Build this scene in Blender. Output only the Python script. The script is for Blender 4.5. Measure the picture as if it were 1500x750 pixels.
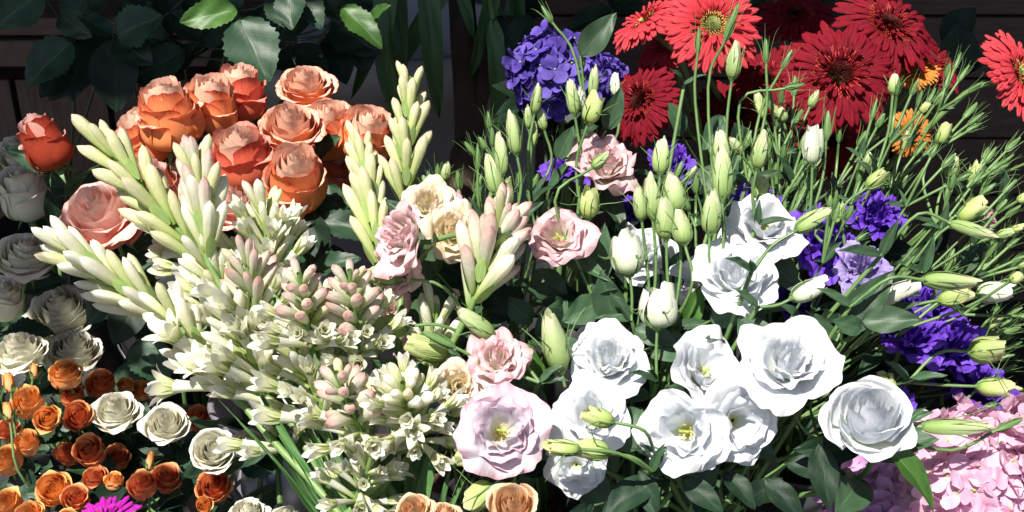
import bpy, math, random
import numpy as np
from mathutils import Vector, Matrix

for o in list(bpy.data.objects): bpy.data.objects.remove(o)
scene = bpy.context.scene
C = scene.collection
rnd = random.Random(11)
pi = math.pi
R = math.radians

# ------------------------------------------------------------------ camera
F_PX = 1895.0
PITCH = R(27)
CAM = Vector((0, 0, 1.5))
FW = Vector((0, math.cos(PITCH), -math.sin(PITCH)))
UP = Vector((0, math.sin(PITCH), math.cos(PITCH)))
RT = Vector((1, 0, 0))
cd = bpy.data.cameras.new('camera'); cam = bpy.data.objects.new('camera', cd); C.objects.link(cam)
cam.location = CAM; cam.rotation_euler = (R(90) - PITCH, 0, 0)
cd.sensor_width = 36; cd.lens = 36 * F_PX / 1500; cd.clip_start = .02; cd.clip_end = 200
scene.camera = cam

# ------------------------------------------------------------------ light
SUN_VEC = Vector((-.26, -.42, .87)).normalized()          # from the flowers towards the sun
w = bpy.data.worlds.new('World'); scene.world = w; w.use_nodes = True
nt = w.node_tree; nt.nodes.clear()
sky = nt.nodes.new('ShaderNodeTexSky'); sky.sky_type = 'NISHITA'; sky.sun_disc = False
sky.sun_elevation = math.asin(SUN_VEC.z); sky.sun_rotation = math.atan2(SUN_VEC.x, SUN_VEC.y)
bg = nt.nodes.new('ShaderNodeBackground'); bg.inputs[1].default_value = .055
wo = nt.nodes.new('ShaderNodeOutputWorld')
nt.links.new(sky.outputs[0], bg.inputs[0]); nt.links.new(bg.outputs[0], wo.inputs[0])
sl = bpy.data.lights.new('sun', 'SUN'); sl.energy = 4.9; sl.angle = R(.6); sl.color = (1, .955, .87)
so = bpy.data.objects.new('sun', sl); C.objects.link(so)
so.rotation_euler = SUN_VEC.to_track_quat('Z', 'Y').to_euler(); so.location = (-1, -1, 4)
scene.view_settings.view_transform = 'Standard'; scene.view_settings.look = 'None'
scene.view_settings.exposure = .80; scene.view_settings.gamma = 1
scene.render.engine = 'CYCLES'
scene.cycles.max_bounces = 8; scene.cycles.transmission_bounces = 6

# ------------------------------------------------------------------ helpers
def P(x, y, d):                       # where a sight line of the photograph meets a distance
    return CAM + FW * d + RT * ((x - 750) * d / F_PX) + UP * ((375 - y) * d / F_PX)
def D(r, u, t): return (RT * r + UP * u - FW * t).normalized()
def px(n, d): return n * d / F_PX

def frame(z, ref=None, spin=0.):      # rotation whose +Z is z
    z = z.normalized(); ref = ref or Vector((.13, .2, 1))
    x = ref.cross(z)
    if x.length < 1e-4: x = Vector((1, 0, 0)).cross(z)
    x.normalize(); y = z.cross(x)
    m = Matrix((x, y, z)).transposed().to_4x4()
    return m @ Matrix.Rotation(spin, 4, 'Z')

def TRS(loc, rot, s):
    if not isinstance(s, (tuple, list)): s = (s, s, s)
    return Matrix.Translation(loc) @ rot @ Matrix.Diagonal((s[0], s[1], s[2], 1))

class Thing:
    def __init__(s, name, label, cat, loc, group=None):
        s.o = bpy.data.objects.new(name, None); C.objects.link(s.o); s.o.empty_display_size = .02
        s.o.location = loc; s.o['label'] = label; s.o['category'] = cat
        if group: s.o['group'] = group
        s.inv = Matrix.Translation(-Vector(loc))
    def add(s, name, mesh, M=None, parent=None, label=None):
        o = bpy.data.objects.new(name, mesh); C.objects.link(o)
        if parent is None:
            o.parent = s.o; o.matrix_basis = s.inv @ (M if M is not None else Matrix())
        else:
            o.parent = parent; o.matrix_basis = M if M is not None else Matrix()
        if label: o['label'] = label
        return o

def mesh_from(name, verts, faces, mat, uvs=None, smooth=True):
    me = bpy.data.meshes.new(name); me.from_pydata([tuple(v) for v in verts], [], faces)
    if uvs is not None:
        ul = me.uv_layers.new(name='UVMap')
        idx = np.empty(len(me.loops), dtype=np.int32); me.loops.foreach_get('vertex_index', idx)
        ul.data.foreach_set('uv', np.asarray(uvs, dtype=np.float32)[idx].ravel())
    if smooth: me.polygons.foreach_set('use_smooth', [True] * len(me.polygons))
    for m in (mat if isinstance(mat, list) else [mat]): me.materials.append(m)
    me.update(); return me

def grid(fn, nu, nv, wrap=False):     # u in -1..1, v in 0..1
    u = np.linspace(-1, 1, nu + 1); v = np.linspace(0, 1, nv + 1)
    U, V = np.meshgrid(u, v)
    X, Y, Z = fn(U, V)
    vs = np.stack([X.ravel(), Y.ravel(), Z.ravel()], 1)
    uv = np.stack([(U.ravel() + 1) / 2, V.ravel()], 1)
    fs = [(j * (nu + 1) + i, j * (nu + 1) + i + 1, (j + 1) * (nu + 1) + i + 1, (j + 1) * (nu + 1) + i)
          for j in range(nv) for i in range(nu)]
    return vs, fs, uv
def gmesh(name, fn, nu, nv, mat):
    a, b, c = grid(fn, nu, nv); return mesh_from(name, a, b, mat, c)

class MB:                             # joins several grids into one mesh
    def __init__(s): s.v = []; s.f = []; s.uv = []; s.n = 0
    def add(s, vs, fs, uv, M=None):
        vs = np.asarray(vs, float)
        if M is not None:
            m = np.array(M); vs = vs @ m[:3, :3].T + m[:3, 3]
        s.v.append(vs); s.f += [tuple(i + s.n for i in f) for f in fs]; s.uv.append(uv); s.n += len(vs)
    def mesh(s, name, mat): return mesh_from(name, np.concatenate(s.v), s.f, mat, np.concatenate(s.uv))

def spline(pts, n):                   # Catmull-Rom through points
    p = [Vector(q) for q in pts]; p = [p[0] * 2 - p[1]] + p + [p[-1] * 2 - p[-2]]
    out = []
    seg = len(p) - 3
    for i in range(seg):
        a, b, c, d = p[i:i + 4]
        k = max(1, round(n / seg))
        for j in range(k + (i == seg - 1)):
            t = j / k
            out.append(.5 * ((2 * b) + (c - a) * t + (2 * a - 5 * b + 4 * c - d) * t * t + (3 * b - a - 3 * c + d) * t ** 3))
    return out

def tube_data(pts, r0, r1, sides=6, n=12, knobs=0):
    q = spline(pts, n); m = len(q)
    vs = []; uv = []; prev = None
    for i, c in enumerate(q):
        t = (q[min(i + 1, m - 1)] - q[max(i - 1, 0)]).normalized()
        if prev is None: a = t.orthogonal().normalized()
        else: a = (prev - t * prev.dot(t)).normalized()
        prev = a; b = t.cross(a); r = r0 + (r1 - r0) * i / (m - 1)
        for k in range(sides + 1):
            an = 2 * pi * k / sides
            vs.append(c + (a * math.cos(an) + b * math.sin(an)) * r); uv.append((k / sides, i / (m - 1)))
    s = sides + 1
    fs = [(i * s + k, i * s + k + 1, (i + 1) * s + k + 1, (i + 1) * s + k) for i in range(m - 1) for k in range(sides)]
    return [tuple(v) for v in vs], fs, uv
def tube(name, pts, r0, r1, mat, sides=6, n=12):
    a, b, c = tube_data(pts, r0, r1, sides, n); return mesh_from(name, a, b, mat, c)

# ------------------------------------------------------------------ materials
def new_mat(name):
    m = bpy.data.materials.new(name); m.use_nodes = True; nt = m.node_tree; nt.nodes.clear()
    return m, nt.nodes.new, nt.links.new
def ramp(N, cols):
    r = N('ShaderNodeValToRGB'); e = r.color_ramp.elements
    while len(e) > 1: e.remove(e[0])
    e[0].position = cols[0][0]; e[0].color = (*cols[0][1], 1)
    for p, c in cols[1:]:
        k = e.new(p); k.color = (*c, 1)
    return r

def petal_mat(name, front, back=None, trans=.3, rough=.5, streak=.25, su=9, sv=1.2, blotch=None, bump=.3, var=.12):
    """front/back: colour stops from the petal's foot to its rim; the two faces of a petal may differ"""
    m, N, L = new_mat(name)
    uv = N('ShaderNodeUVMap'); sep = N('ShaderNodeSeparateXYZ'); L(uv.outputs[0], sep.inputs[0])
    oi = N('ShaderNodeObjectInfo')
    mp = N('ShaderNodeMapping'); mp.inputs['Scale'].default_value = (su, sv, 1); L(uv.outputs[0], mp.inputs[0])
    off = N('ShaderNodeVectorMath'); off.operation = 'MULTIPLY_ADD'; off.inputs[1].default_value = (1, 1, 1)
    L(mp.outputs[0], off.inputs[0])
    cmb = N('ShaderNodeCombineXYZ'); ml = N('ShaderNodeMath'); ml.operation = 'MULTIPLY'; ml.inputs[1].default_value = 37
    L(oi.outputs['Random'], ml.inputs[0]); L(ml.outputs[0], cmb.inputs[0]); L(ml.outputs[0], cmb.inputs[1]); L(cmb.outputs[0], off.inputs[2])
    nz = N('ShaderNodeTexNoise'); nz.inputs['Scale'].default_value = 2.2; nz.inputs['Detail'].default_value = 5; L(off.outputs[0], nz.inputs['Vector'])
    # rim position jittered by streaks
    j = N('ShaderNodeMath'); j.operation = 'MULTIPLY_ADD'; j.inputs[1].default_value = .28; L(nz.outputs[0], j.inputs[0])
    s2 = N('ShaderNodeMath'); s2.operation = 'SUBTRACT'; L(sep.outputs[1], s2.inputs[0]); s2.inputs[1].default_value = .14
    L(s2.outputs[0], j.inputs[2])
    fr = ramp(N, front); L(j.outputs[0], fr.inputs[0])
    col = fr.outputs[0]
    if back:
        bk = ramp(N, back); L(j.outputs[0], bk.inputs[0])
        ge = N('ShaderNodeNewGeometry'); mx = N('ShaderNodeMix'); mx.data_type = 'RGBA'
        L(ge.outputs['Backfacing'], mx.inputs[0]); L(col, mx.inputs[6]); L(bk.outputs[0], mx.inputs[7]); col = mx.outputs[2]
    if blotch:
        bn = N('ShaderNodeTexNoise'); bn.inputs['Scale'].default_value = blotch[1]; bn.inputs['Detail'].default_value = 4; L(off.outputs[0], bn.inputs['Vector'])
        br = N('ShaderNodeMapRange'); br.inputs[1].default_value = blotch[2]; br.inputs[2].default_value = blotch[2] + .16; L(bn.outputs[0], br.inputs[0])
        bf = N('ShaderNodeMath'); bf.operation = 'MULTIPLY'; bf.inputs[1].default_value = blotch[3]; L(br.outputs[0], bf.inputs[0])
        mx = N('ShaderNodeMix'); mx.data_type = 'RGBA'; L(bf.outputs[0], mx.inputs[0]); L(col, mx.inputs[6]); mx.inputs[7].default_value = (*blotch[0], 1); col = mx.outputs[2]
    # fine veins and per petal variation
    wv = N('ShaderNodeTexNoise'); wv.inputs['Scale'].default_value = 9; wv.inputs['Detail'].default_value = 3; L(off.outputs[0], wv.inputs['Vector'])
    v1 = N('ShaderNodeMapRange'); v1.inputs[1].default_value = .3; v1.inputs[2].default_value = .7
    v1.inputs[3].default_value = 1 - streak; v1.inputs[4].default_value = 1 + streak * .35; L(wv.outputs[0], v1.inputs[0])
    v2 = N('ShaderNodeMapRange'); v2.inputs[3].default_value = 1 - var; v2.inputs[4].default_value = 1 + var * .5; L(oi.outputs['Random'], v2.inputs[0])
    mm = N('ShaderNodeMath'); mm.operation = 'MULTIPLY'; L(v1.outputs[0], mm.inputs[0]); L(v2.outputs[0], mm.inputs[1])
    hs = N('ShaderNodeHueSaturation'); L(mm.outputs[0], hs.inputs['Value']); L(col, hs.inputs['Color']); col = hs.outputs[0]
    bp = N('ShaderNodeBump'); bp.inputs['Strength'].default_value = bump; bp.inputs['Distance'].default_value = .002; L(wv.outputs[0], bp.inputs['Height'])
    pr = N('ShaderNodeBsdfPrincipled'); pr.inputs['Roughness'].default_value = rough; L(col, pr.inputs['Base Color']); L(bp.outputs[0], pr.inputs['Normal'])
    pr.inputs['Specular IOR Level'].default_value = .35
    tr = N('ShaderNodeBsdfTranslucent'); L(col, tr.inputs[0]); L(bp.outputs[0], tr.inputs[1])
    ms = N('ShaderNodeMixShader'); ms.inputs[0].default_value = trans; L(pr.outputs[0], ms.inputs[1]); L(tr.outputs[0], ms.inputs[2])
    ou = N('ShaderNodeOutputMaterial'); L(ms.outputs[0], ou.inputs[0])
    return m

def leaf_mat(name, col, col2, rib, rough=.38, trans=.15, spec=.5, veins=9.):
    m, N, L = new_mat(name)
    uv = N('ShaderNodeUVMap'); sep = N('ShaderNodeSeparateXYZ'); L(uv.outputs[0], sep.inputs[0])
    oi = N('ShaderNodeObjectInfo')
    a = N('ShaderNodeMath'); a.operation = 'SUBTRACT'; a.inputs[1].default_value = .5; L(sep.outputs[0], a.inputs[0])
    b = N('ShaderNodeMath'); b.operation = 'ABSOLUTE'; L(a.outputs[0], b.inputs[0])
    # side veins: run forward from the midrib
    c = N('ShaderNodeMath'); c.operation = 'MULTIPLY_ADD'; c.inputs[1].default_value = -.55; L(b.outputs[0], c.inputs[0]); L(sep.outputs[1], c.inputs[2])
    d = N('ShaderNodeMath'); d.operation = 'MULTIPLY'; d.inputs[1].default_value = veins * 2 * pi; L(c.outputs[0], d.inputs[0])
    e = N('ShaderNodeMath'); e.operation = 'COSINE'; L(d.outputs[0], e.inputs[0])
    sv = N('ShaderNodeMapRange'); sv.inputs[1].default_value = .9; sv.inputs[2].default_value = 1.; sv.inputs[4].default_value = .22; L(e.outputs[0], sv.inputs[0])
    mr = N('ShaderNodeMapRange'); mr.inputs[1].default_value = .008; mr.inputs[2].default_value = .035; mr.inputs[3].default_value = 1; mr.inputs[4].default_value = 0; L(b.outputs[0], mr.inputs[0])
    mxv = N('ShaderNodeMath'); mxv.operation = 'MAXIMUM'; L(sv.outputs[0], mxv.inputs[0]); L(mr.outputs[0], mxv.inputs[1])
    tc = N('ShaderNodeTexCoord'); nz = N('ShaderNodeTexNoise'); nz.noise_dimensions = '4D'; nz.inputs['Scale'].default_value = 3; nz.inputs['Detail'].default_value = 6
    L(uv.outputs[0], nz.inputs['Vector']); ml = N('ShaderNodeMath'); ml.operation = 'MULTIPLY'; ml.inputs[1].default_value = 50; L(oi.outputs['Random'], ml.inputs[0]); L(ml.outputs[0], nz.inputs['W'])
    r = ramp(N, [(.35, col), (.65, col2)]); L(nz.outputs[0], r.inputs[0])
    mx = N('ShaderNodeMix'); mx.data_type = 'RGBA'; L(mxv.outputs[0], mx.inputs[0]); L(r.outputs[0], mx.inputs[6]); mx.inputs[7].default_value = (*rib, 1)
    v2 = N('ShaderNodeMapRange'); v2.inputs[3].default_value = .7; v2.inputs[4].default_value = 1.2; L(oi.outputs['Random'], v2.inputs[0])
    hs = N('ShaderNodeHueSaturation'); L(v2.outputs[0], hs.inputs['Value']); L(mx.outputs[2], hs.inputs['Color'])
    hh = N('ShaderNodeMath'); hh.operation = 'MULTIPLY_ADD'; hh.inputs[1].default_value = .35; L(nz.outputs[0], hh.inputs[0]); L(mxv.outputs[0], hh.inputs[2])
    bp = N('ShaderNodeBump'); bp.inputs['Strength'].default_value = .16; bp.inputs['Distance'].default_value = .0015; bp.invert = True; L(hh.outputs[0], bp.inputs['Height'])
    pr = N('ShaderNodeBsdfPrincipled'); pr.inputs['Roughness'].default_value = rough; pr.inputs['Specular IOR Level'].default_value = spec
    L(hs.outputs[0], pr.inputs['Base Color']); L(bp.outputs[0], pr.inputs['Normal'])
    tr = N('ShaderNodeBsdfTranslucent'); L(hs.outputs[0], tr.inputs[0])
    ms = N('ShaderNodeMixShader'); ms.inputs[0].default_value = trans; L(pr.outputs[0], ms.inputs[1]); L(tr.outputs[0], ms.inputs[2])
    ou = N('ShaderNodeOutputMaterial'); L(ms.outputs[0], ou.inputs[0])
    return m

def plain_mat(name, c1, c2, rough=.5, scale=30, metal=0., bump=.2, stretch=(1, 1, 1), spec=.5, trans=0):
    m, N, L = new_mat(name)
    tc = N('ShaderNodeTexCoord'); mp = N('ShaderNodeMapping'); mp.inputs['Scale'].default_value = stretch; L(tc.outputs['Object'], mp.inputs[0])
    nz = N('ShaderNodeTexNoise'); nz.inputs['Scale'].default_value = scale; nz.inputs['Detail'].default_value = 6; L(mp.outputs[0], nz.inputs['Vector'])
    r = ramp(N, [(.3, c1), (.7, c2)]); L(nz.outputs[0], r.inputs[0])
    bp = N('ShaderNodeBump'); bp.inputs['Strength'].default_value = bump; bp.inputs['Distance'].default_value = .002; L(nz.outputs[0], bp.inputs['Height'])
    pr = N('ShaderNodeBsdfPrincipled'); pr.inputs['Roughness'].default_value = rough; pr.inputs['Metallic'].default_value = metal; pr.inputs['Specular IOR Level'].default_value = spec
    L(r.outputs[0], pr.inputs['Base Color']); L(bp.outputs[0], pr.inputs['Normal'])
    ou = N('ShaderNodeOutputMaterial')
    if trans:
        tr = N('ShaderNodeBsdfTranslucent'); L(r.outputs[0], tr.inputs[0])
        ms = N('ShaderNodeMixShader'); ms.inputs[0].default_value = trans; L(pr.outputs[0], ms.inputs[1]); L(tr.outputs[0], ms.inputs[2]); L(ms.outputs[0], ou.inputs[0])
    else: L(pr.outputs[0], ou.inputs[0])
    return m

M_coral = petal_mat('coral_petal', [(0, (.93, .58, .18)), (.3, (.96, .36, .09)), (.8, (.96, .32, .13)), (.93, (.90, .24, .10)), (1, (.62, .10, .05))],
                    [(0, (.80, .34, .10)), (.45, (.92, .46, .29)), (.85, (.96, .66, .52)), (.96, (.93, .56, .42)), (1, (.80, .26, .14))], trans=.2, streak=.08, var=.05)
M_redrose = petal_mat('deep_coral_petal', [(0, (.55, .16, .04)), (.4, (.42, .045, .02)), (.9, (.50, .07, .03)), (1, (.35, .02, .015))],
                    [(0, (.8, .3, .1)), (.6, (.8, .25, .17)), (1, (.9, .5, .45))], trans=.22)
M_pinkcoral = petal_mat('pink_coral_petal', [(0, (.9, .42, .2)), (.4, (.92, .32, .22)), (.9, (.90, .34, .27)), (1, (.7, .14, .12))],
                    [(0, (.92, .48, .30)), (.5, (.94, .50, .42)), (.9, (.95, .68, .62)), (1, (.88, .40, .35))], trans=.22, var=.05, streak=.1)
M_coralin = petal_mat('pale_coral_inner_petal', [(0, (.93, .42, .17)), (.5, (.96, .48, .28)), (.85, (.97, .60, .43)), (1, (.97, .70, .54))],
                    [(0, (.82, .34, .12)), (.5, (.86, .38, .22)), (.85, (.92, .58, .44)), (1, (.92, .60, .48))], trans=.2, streak=.08, var=.05)
M_pinkin = petal_mat('pale_pink_inner_petal', [(0, (.92, .45, .3)), (.5, (.94, .50, .40)), (1, (.95, .66, .58))],
                    [(0, (.92, .48, .32)), (.5, (.94, .54, .45)), (1, (.95, .70, .64))], trans=.22, streak=.08, var=.05)
M_orange = petal_mat('orange_petal', [(0, (.86, .55, .26)), (.5, (.94, .52, .24)), (.9, (.95, .42, .13)), (1, (.8, .25, .05))],
                    [(0, (.88, .22, .02)), (.6, (.96, .36, .07)), (1, (.97, .56, .20))], trans=.25, streak=.1, var=.08)
M_redorange = petal_mat('red_orange_petal', [(0, (.7, .32, .14)), (.5, (.78, .24, .11)), (1, (.68, .16, .07))],
                    [(0, (.75, .12, .02)), (.6, (.88, .23, .06)), (1, (.93, .42, .18))], trans=.25, streak=.1, var=.1)
M_peach = petal_mat('peach_petal', [(0, (.88, .66, .36)), (.5, (.95, .68, .42)), (.92, (.95, .62, .38)), (1, (.8, .4, .22))],
                    [(0, (.92, .50, .2)), (1, (.96, .72, .48))], trans=.3)
M_white = petal_mat('white_rose_petal', [(0, (.55, .66, .26)), (.3, (.82, .84, .62)), (.9, (.87, .86, .72)), (1, (.78, .70, .52))],
                    [(0, (.86, .70, .36)), (.5, (.90, .84, .64)), (1, (.89, .87, .78))], trans=.22, streak=.06)
M_wlisi = petal_mat('white_lisianthus_petal', [(0, (.42, .52, .18)), (.2, (.78, .82, .74)), (.45, (.84, .87, .92)), (1, (.87, .89, .93))],
                    [(0, (.5, .55, .12)), (.22, (.80, .83, .70)), (.45, (.85, .88, .92)), (1, (.88, .90, .93))], trans=.34, streak=.07, rough=.55, su=14, bump=.4)
M_plisi = petal_mat('pink_lisianthus_petal', [(0, (.70, .68, .25)), (.35, (.86, .80, .66)), (.75, (.90, .77, .75)), (.93, (.88, .60, .63)), (1, (.8, .42, .5))],
                    [(0, (.75, .66, .2)), (.35, (.86, .80, .64)), (.75, (.91, .77, .74)), (.95, (.89, .60, .63)), (1, (.8, .45, .53))],
                    trans=.36, streak=.06, blotch=((.82, .50, .56), 1.1, .58, .4))
M_llisi = petal_mat('lilac_white_petal', [(0, (.66, .66, .25)), (.35, (.82, .80, .74)), (.8, (.80, .77, .86)), (.96, (.8, .62, .70)), (1, (.78, .42, .55))],
                    [(0, (.7, .64, .18)), (.3, (.83, .80, .7)), (.8, (.81, .78, .87)), (.97, (.8, .62, .70)), (1, (.78, .44, .56))],
                    trans=.35, streak=.08, blotch=((.78, .45, .6), 1.2, .58, .45))
M_cream = petal_mat('cream_yellow_petal', [(0, (.6, .62, .2)), (.5, (.88, .80, .52)), (1, (.90, .76, .62))], None, trans=.33, streak=.08, blotch=((.85, .5, .42), 1., .58, .5))
M_violet = petal_mat('violet_petal', [(0, (.1, .06, .3)), (.5, (.14, .035, .5)), (1, (.19, .06, .62))], [(0, (.08, .03, .3)), (.5, (.12, .03, .5)), (1, (.2, .07, .66))], trans=.3, streak=.3)
M_lav = petal_mat('lavender_petal', [(0, (.4, .4, .4)), (.5, (.38, .28, .62)), (1, (.45, .36, .72))], None, trans=.3, streak=.25)
M_hyv = petal_mat('blue_violet_petal', [(0, (.10, .07, .40)), (.5, (.10, .055, .38)), (1, (.17, .11, .54))], None, trans=.2, streak=.15, rough=.5, var=.3)
M_hyp = petal_mat('pink_hydrangea_petal', [(0, (.86, .62, .70)), (.5, (.86, .50, .68)), (1, (.88, .60, .76))], None, trans=.35, streak=.1, var=.18)
M_hym = petal_mat('mauve_hydrangea_petal', [(0, (.72, .45, .68)), (.5, (.70, .36, .66)), (1, (.76, .46, .74))], None, trans=.25, streak=.1, var=.25)
M_gred = petal_mat('red_ray_petal', [(0, (.30, .0, .01)), (.5, (.22, .0005, .013)), (1, (.30, .001, .018))], [(0, (.4, .01, .02)), (1, (.4, .01, .02))], rough=.75, trans=.25, streak=.35, su=5, sv=.5, bump=.5)
M_gcor = petal_mat('coral_red_ray_petal', [(0, (.6, .02, .03)), (.5, (.66, .035, .055)), (1, (.74, .07, .09))], [(0, (.6, .06, .06)), (1, (.6, .06, .07))], rough=.7, trans=.2, streak=.3, su=5, sv=.5, bump=.5)
M_gora = petal_mat('orange_ray_petal', [(0, (.75, .12, .01)), (.5, (.62, .19, .02)), (1, (.66, .26, .04))], None, trans=.15, streak=.3, su=5, sv=.5)
M_gmag = petal_mat('magenta_ray_petal', [(0, (.35, .0, .3)), (.5, (.5, .01, .42)), (1, (.62, .03, .5))], None, trans=.2, streak=.35, su=5, sv=.5)
M_gdark = petal_mat('dark_disc_floret', [(0, (.02, .005, .005)), (.6, (.06, .01, .01)), (1, (.16, .02, .015))], None, trans=.0)
M_gdred = petal_mat('red_disc_floret', [(0, (.2, .01, .01)), (.6, (.35, .01, .015)), (1, (.5, .07, .04))], None, trans=.1)
M_gyel = petal_mat('yellow_disc_floret', [(0, (.5, .1, .02)), (.6, (.6, .35, .06)), (1, (.75, .6, .2))], None, trans=.1)
M_ggrn = petal_mat('green_disc_floret', [(0, (.35, .4, .08)), (1, (.6, .65, .25))], None, trans=.1)
M_tub = petal_mat('tuberose_petal', [(0, (.40, .52, .12)), (.3, (.68, .74, .34)), (.65, (.90, .89, .70)), (1, (.91, .90, .80))],
                  None, trans=.38, streak=.07, su=5, rough=.55)
M_tubopen = petal_mat('tuberose_open_petal', [(0, (.50, .62, .18)), (.35, (.82, .84, .52)), (.7, (.91, .90, .76)), (1, (.92, .92, .86))], None, trans=.38, streak=.06, su=5, rough=.55)
M_tubpink = petal_mat('tuberose_pink_bud', [(0, (.36, .50, .14)), (.35, (.62, .68, .40)), (.6, (.82, .79, .63)), (.84, (.80, .62, .54)), (1, (.58, .30, .27))],
                  None, trans=.3, streak=.12, su=5, rough=.55)
M_tubgrn = petal_mat('tuberose_green_bud', [(0, (.34, .48, .10)), (.4, (.62, .70, .28)), (.8, (.80, .79, .50)), (1, (.74, .60, .44))], None, trans=.32, streak=.1, su=5, rough=.55)
M_bract = leaf_mat('bract_green', (.30, .46, .12), (.40, .56, .18), (.5, .62, .3), rough=.45, trans=.3, veins=0)
M_lbud = petal_mat('lisianthus_bud_petal', [(0, (.22, .36, .08)), (.4, (.36, .50, .17)), (.8, (.54, .65, .32)), (.93, (.66, .72, .42)), (1, (.76, .76, .52))], None, trans=.3, streak=.1, su=4, rough=.42)
M_lbudy = petal_mat('yellow_green_bud_petal', [(0, (.34, .48, .10)), (.5, (.50, .62, .20)), (1, (.66, .70, .36))], None, trans=.35, streak=.1, su=4)
M_lbudw = petal_mat('white_green_bud_petal', [(0, (.45, .58, .25)), (.35, (.74, .80, .58)), (1, (.84, .86, .76))], None, trans=.3, streak=.06, su=4)
M_lgreen = plain_mat('lisianthus_green', (.10, .195, .055), (.155, .27, .09), .42, 40, bump=.1, trans=.12)
M_stem = plain_mat('stem_green', (.085, .165, .05), (.14, .24, .075), .45, 60, bump=.1)
M_stemp = plain_mat('pale_stem_green', (.14, .25, .07), (.21, .33, .11), .45, 60, bump=.1, trans=.1)
M_stemd = plain_mat('dark_stem', (.035, .06, .03), (.07, .10, .045), .5, 60, bump=.1)
M_stemr = plain_mat('reddish_stem', (.09, .03, .025), (.14, .06, .04), .5, 60, bump=.1)
M_lrose = leaf_mat('rose_leaf_green', (.016, .045, .024), (.032, .075, .038), (.06, .11, .06), rough=.46, spec=.35, trans=.1)
M_lbright = leaf_mat('fresh_leaf_green', (.045, .12, .02), (.075, .19, .03), (.12, .24, .06), rough=.45, trans=.3)
M_llis = leaf_mat('lisianthus_leaf_green', (.028, .068, .032), (.048, .104, .048), (.08, .15, .07), rough=.5, trans=.18, veins=0)
M_ldk = leaf_mat('shaded_leaf_green', (.008, .022, .012), (.015, .038, .018), (.024, .05, .028), rough=.5, spec=.22, trans=.06, veins=7)  # green set darker to stand in for shade beneath the blooms
M_lstrap = leaf_mat('strap_leaf_green', (.05, .13, .035), (.08, .19, .05), (.11, .22, .08), rough=.4, trans=.15, veins=0)
M_pistil = plain_mat('pistil_green', (.25, .36, .05), (.45, .5, .1), .5, 80)
M_stamen = plain_mat('stamen_yellow', (.6, .4, .04), (.7, .55, .1), .6, 80)
M_zinc = plain_mat('galvanised_metal', (.30, .29, .33), (.42, .41, .46), .42, 14, metal=.6, bump=.08)
M_whitepot = plain_mat('pale_plastic', (.36, .35, .37), (.44, .43, .45), .4, 8, bump=.05)
M_blackpot = plain_mat('black_plastic', (.015, .015, .017), (.03, .03, .032), .4, 8, bump=.05)
M_wood = plain_mat('dark_stained_wood', (.055, .030, .023), (.11, .062, .048), .55, 16, bump=.5, stretch=(1, 8, 8))
M_woodv = plain_mat('dark_stained_wood_upright', (.055, .030, .023), (.11, .062, .048), .55, 16, bump=.5, stretch=(8, 8, 1))
M_woodl = plain_mat('brown_bench_wood', (.06, .034, .026), (.11, .066, .052), .5, 16, bump=.5, stretch=(8, 8, 1))
M_ground = plain_mat('dark_floor', (.018, .013, .011), (.04, .028, .022), .7, 6, bump=.5)
M_bark = plain_mat('bark_brown', (.03, .018, .012), (.075, .045, .03), .85, 40, bump=1., stretch=(1, 1, .35))
M_canvas = plain_mat('dark_canvas', (.03, .035, .04), (.045, .05, .055), .9, 20)
M_wall = plain_mat('shop_wall_plaster', (.05, .035, .032), (.075, .055, .05), .85, 5, bump=.3)

# ------------------------------------------------------------------ flower meshes
def cup_data(phi0, rb, belly, waist, rim, H, hw, sp, lip, ruf, rf, seed, nu=12, nv=11, cut=.32, point=0., crinkle=0., sq=2.6, notch=0.):
    rg = random.Random(seed); p1, p2, p3 = [rg.uniform(0, 6.28) for _ in range(3)]; sk = rg.uniform(-.08, .08)
    k1 = rf * rg.uniform(.8, 1.2); k2 = rf * 1.9
    def fn(U, V):
        vv = V * (1 - cut * np.abs(U) ** sq + point * np.maximum(0, 1 - np.abs(U) * 4) - .03 * np.sin(3 * U + p1) + notch * (np.sin(9 * U + p2) + .7 * np.sin(17 * U + p3)))
        a, b, c, d = (1 - vv) ** 3, 3 * vv * (1 - vv) ** 2, 3 * vv ** 2 * (1 - vv), vv ** 3
        r = a * rb + b * belly + c * waist + d * rim
        z = b * .02 * H + c * .62 * H + d * H
        q = np.clip((vv - .72) / .28, 0, 1.3)
        r = r + lip * q ** 2 * .8; z = z - lip * q ** 2.4 * .55
        dr = np.gradient(r, axis=0); dz = np.gradient(z, axis=0); ln = np.sqrt(dr ** 2 + dz ** 2) + 1e-6
        nr, nz = dz / ln, -dr / ln
        f = vv ** 2.2
        dl = ruf * f * (np.sin(k1 * U + p1) + .5 * np.sin(k2 * U + p2) * vv ** 2) + .03 * np.sin(2.2 * U + p3) * vv
        if crinkle: dl = dl + crinkle * vv ** 3 * (np.sin(13 * U + p2 + 3 * V) + .6 * np.sin(23 * U + p3))
        r = r + nr * dl + sp * U * (.3 + .7 * vv); z = z + nz * dl
        r = np.maximum(r, .012)
        sh = .34 + .66 * np.sin(np.clip(vv * 1.35, 0, 1.25) * pi / 2 * 1.0) ** 1.1
        ph = phi0 + sk * vv + U * hw * sh / np.maximum(r + .1, .14) * (1)
        return r * np.cos(ph), r * np.sin(ph), z
    return grid(fn, nu, nv)
def cup_petal(name, mat, *a, **k):
    x, y, z = cup_data(*a, **k); return mesh_from(name, x, y, mat, z)

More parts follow.
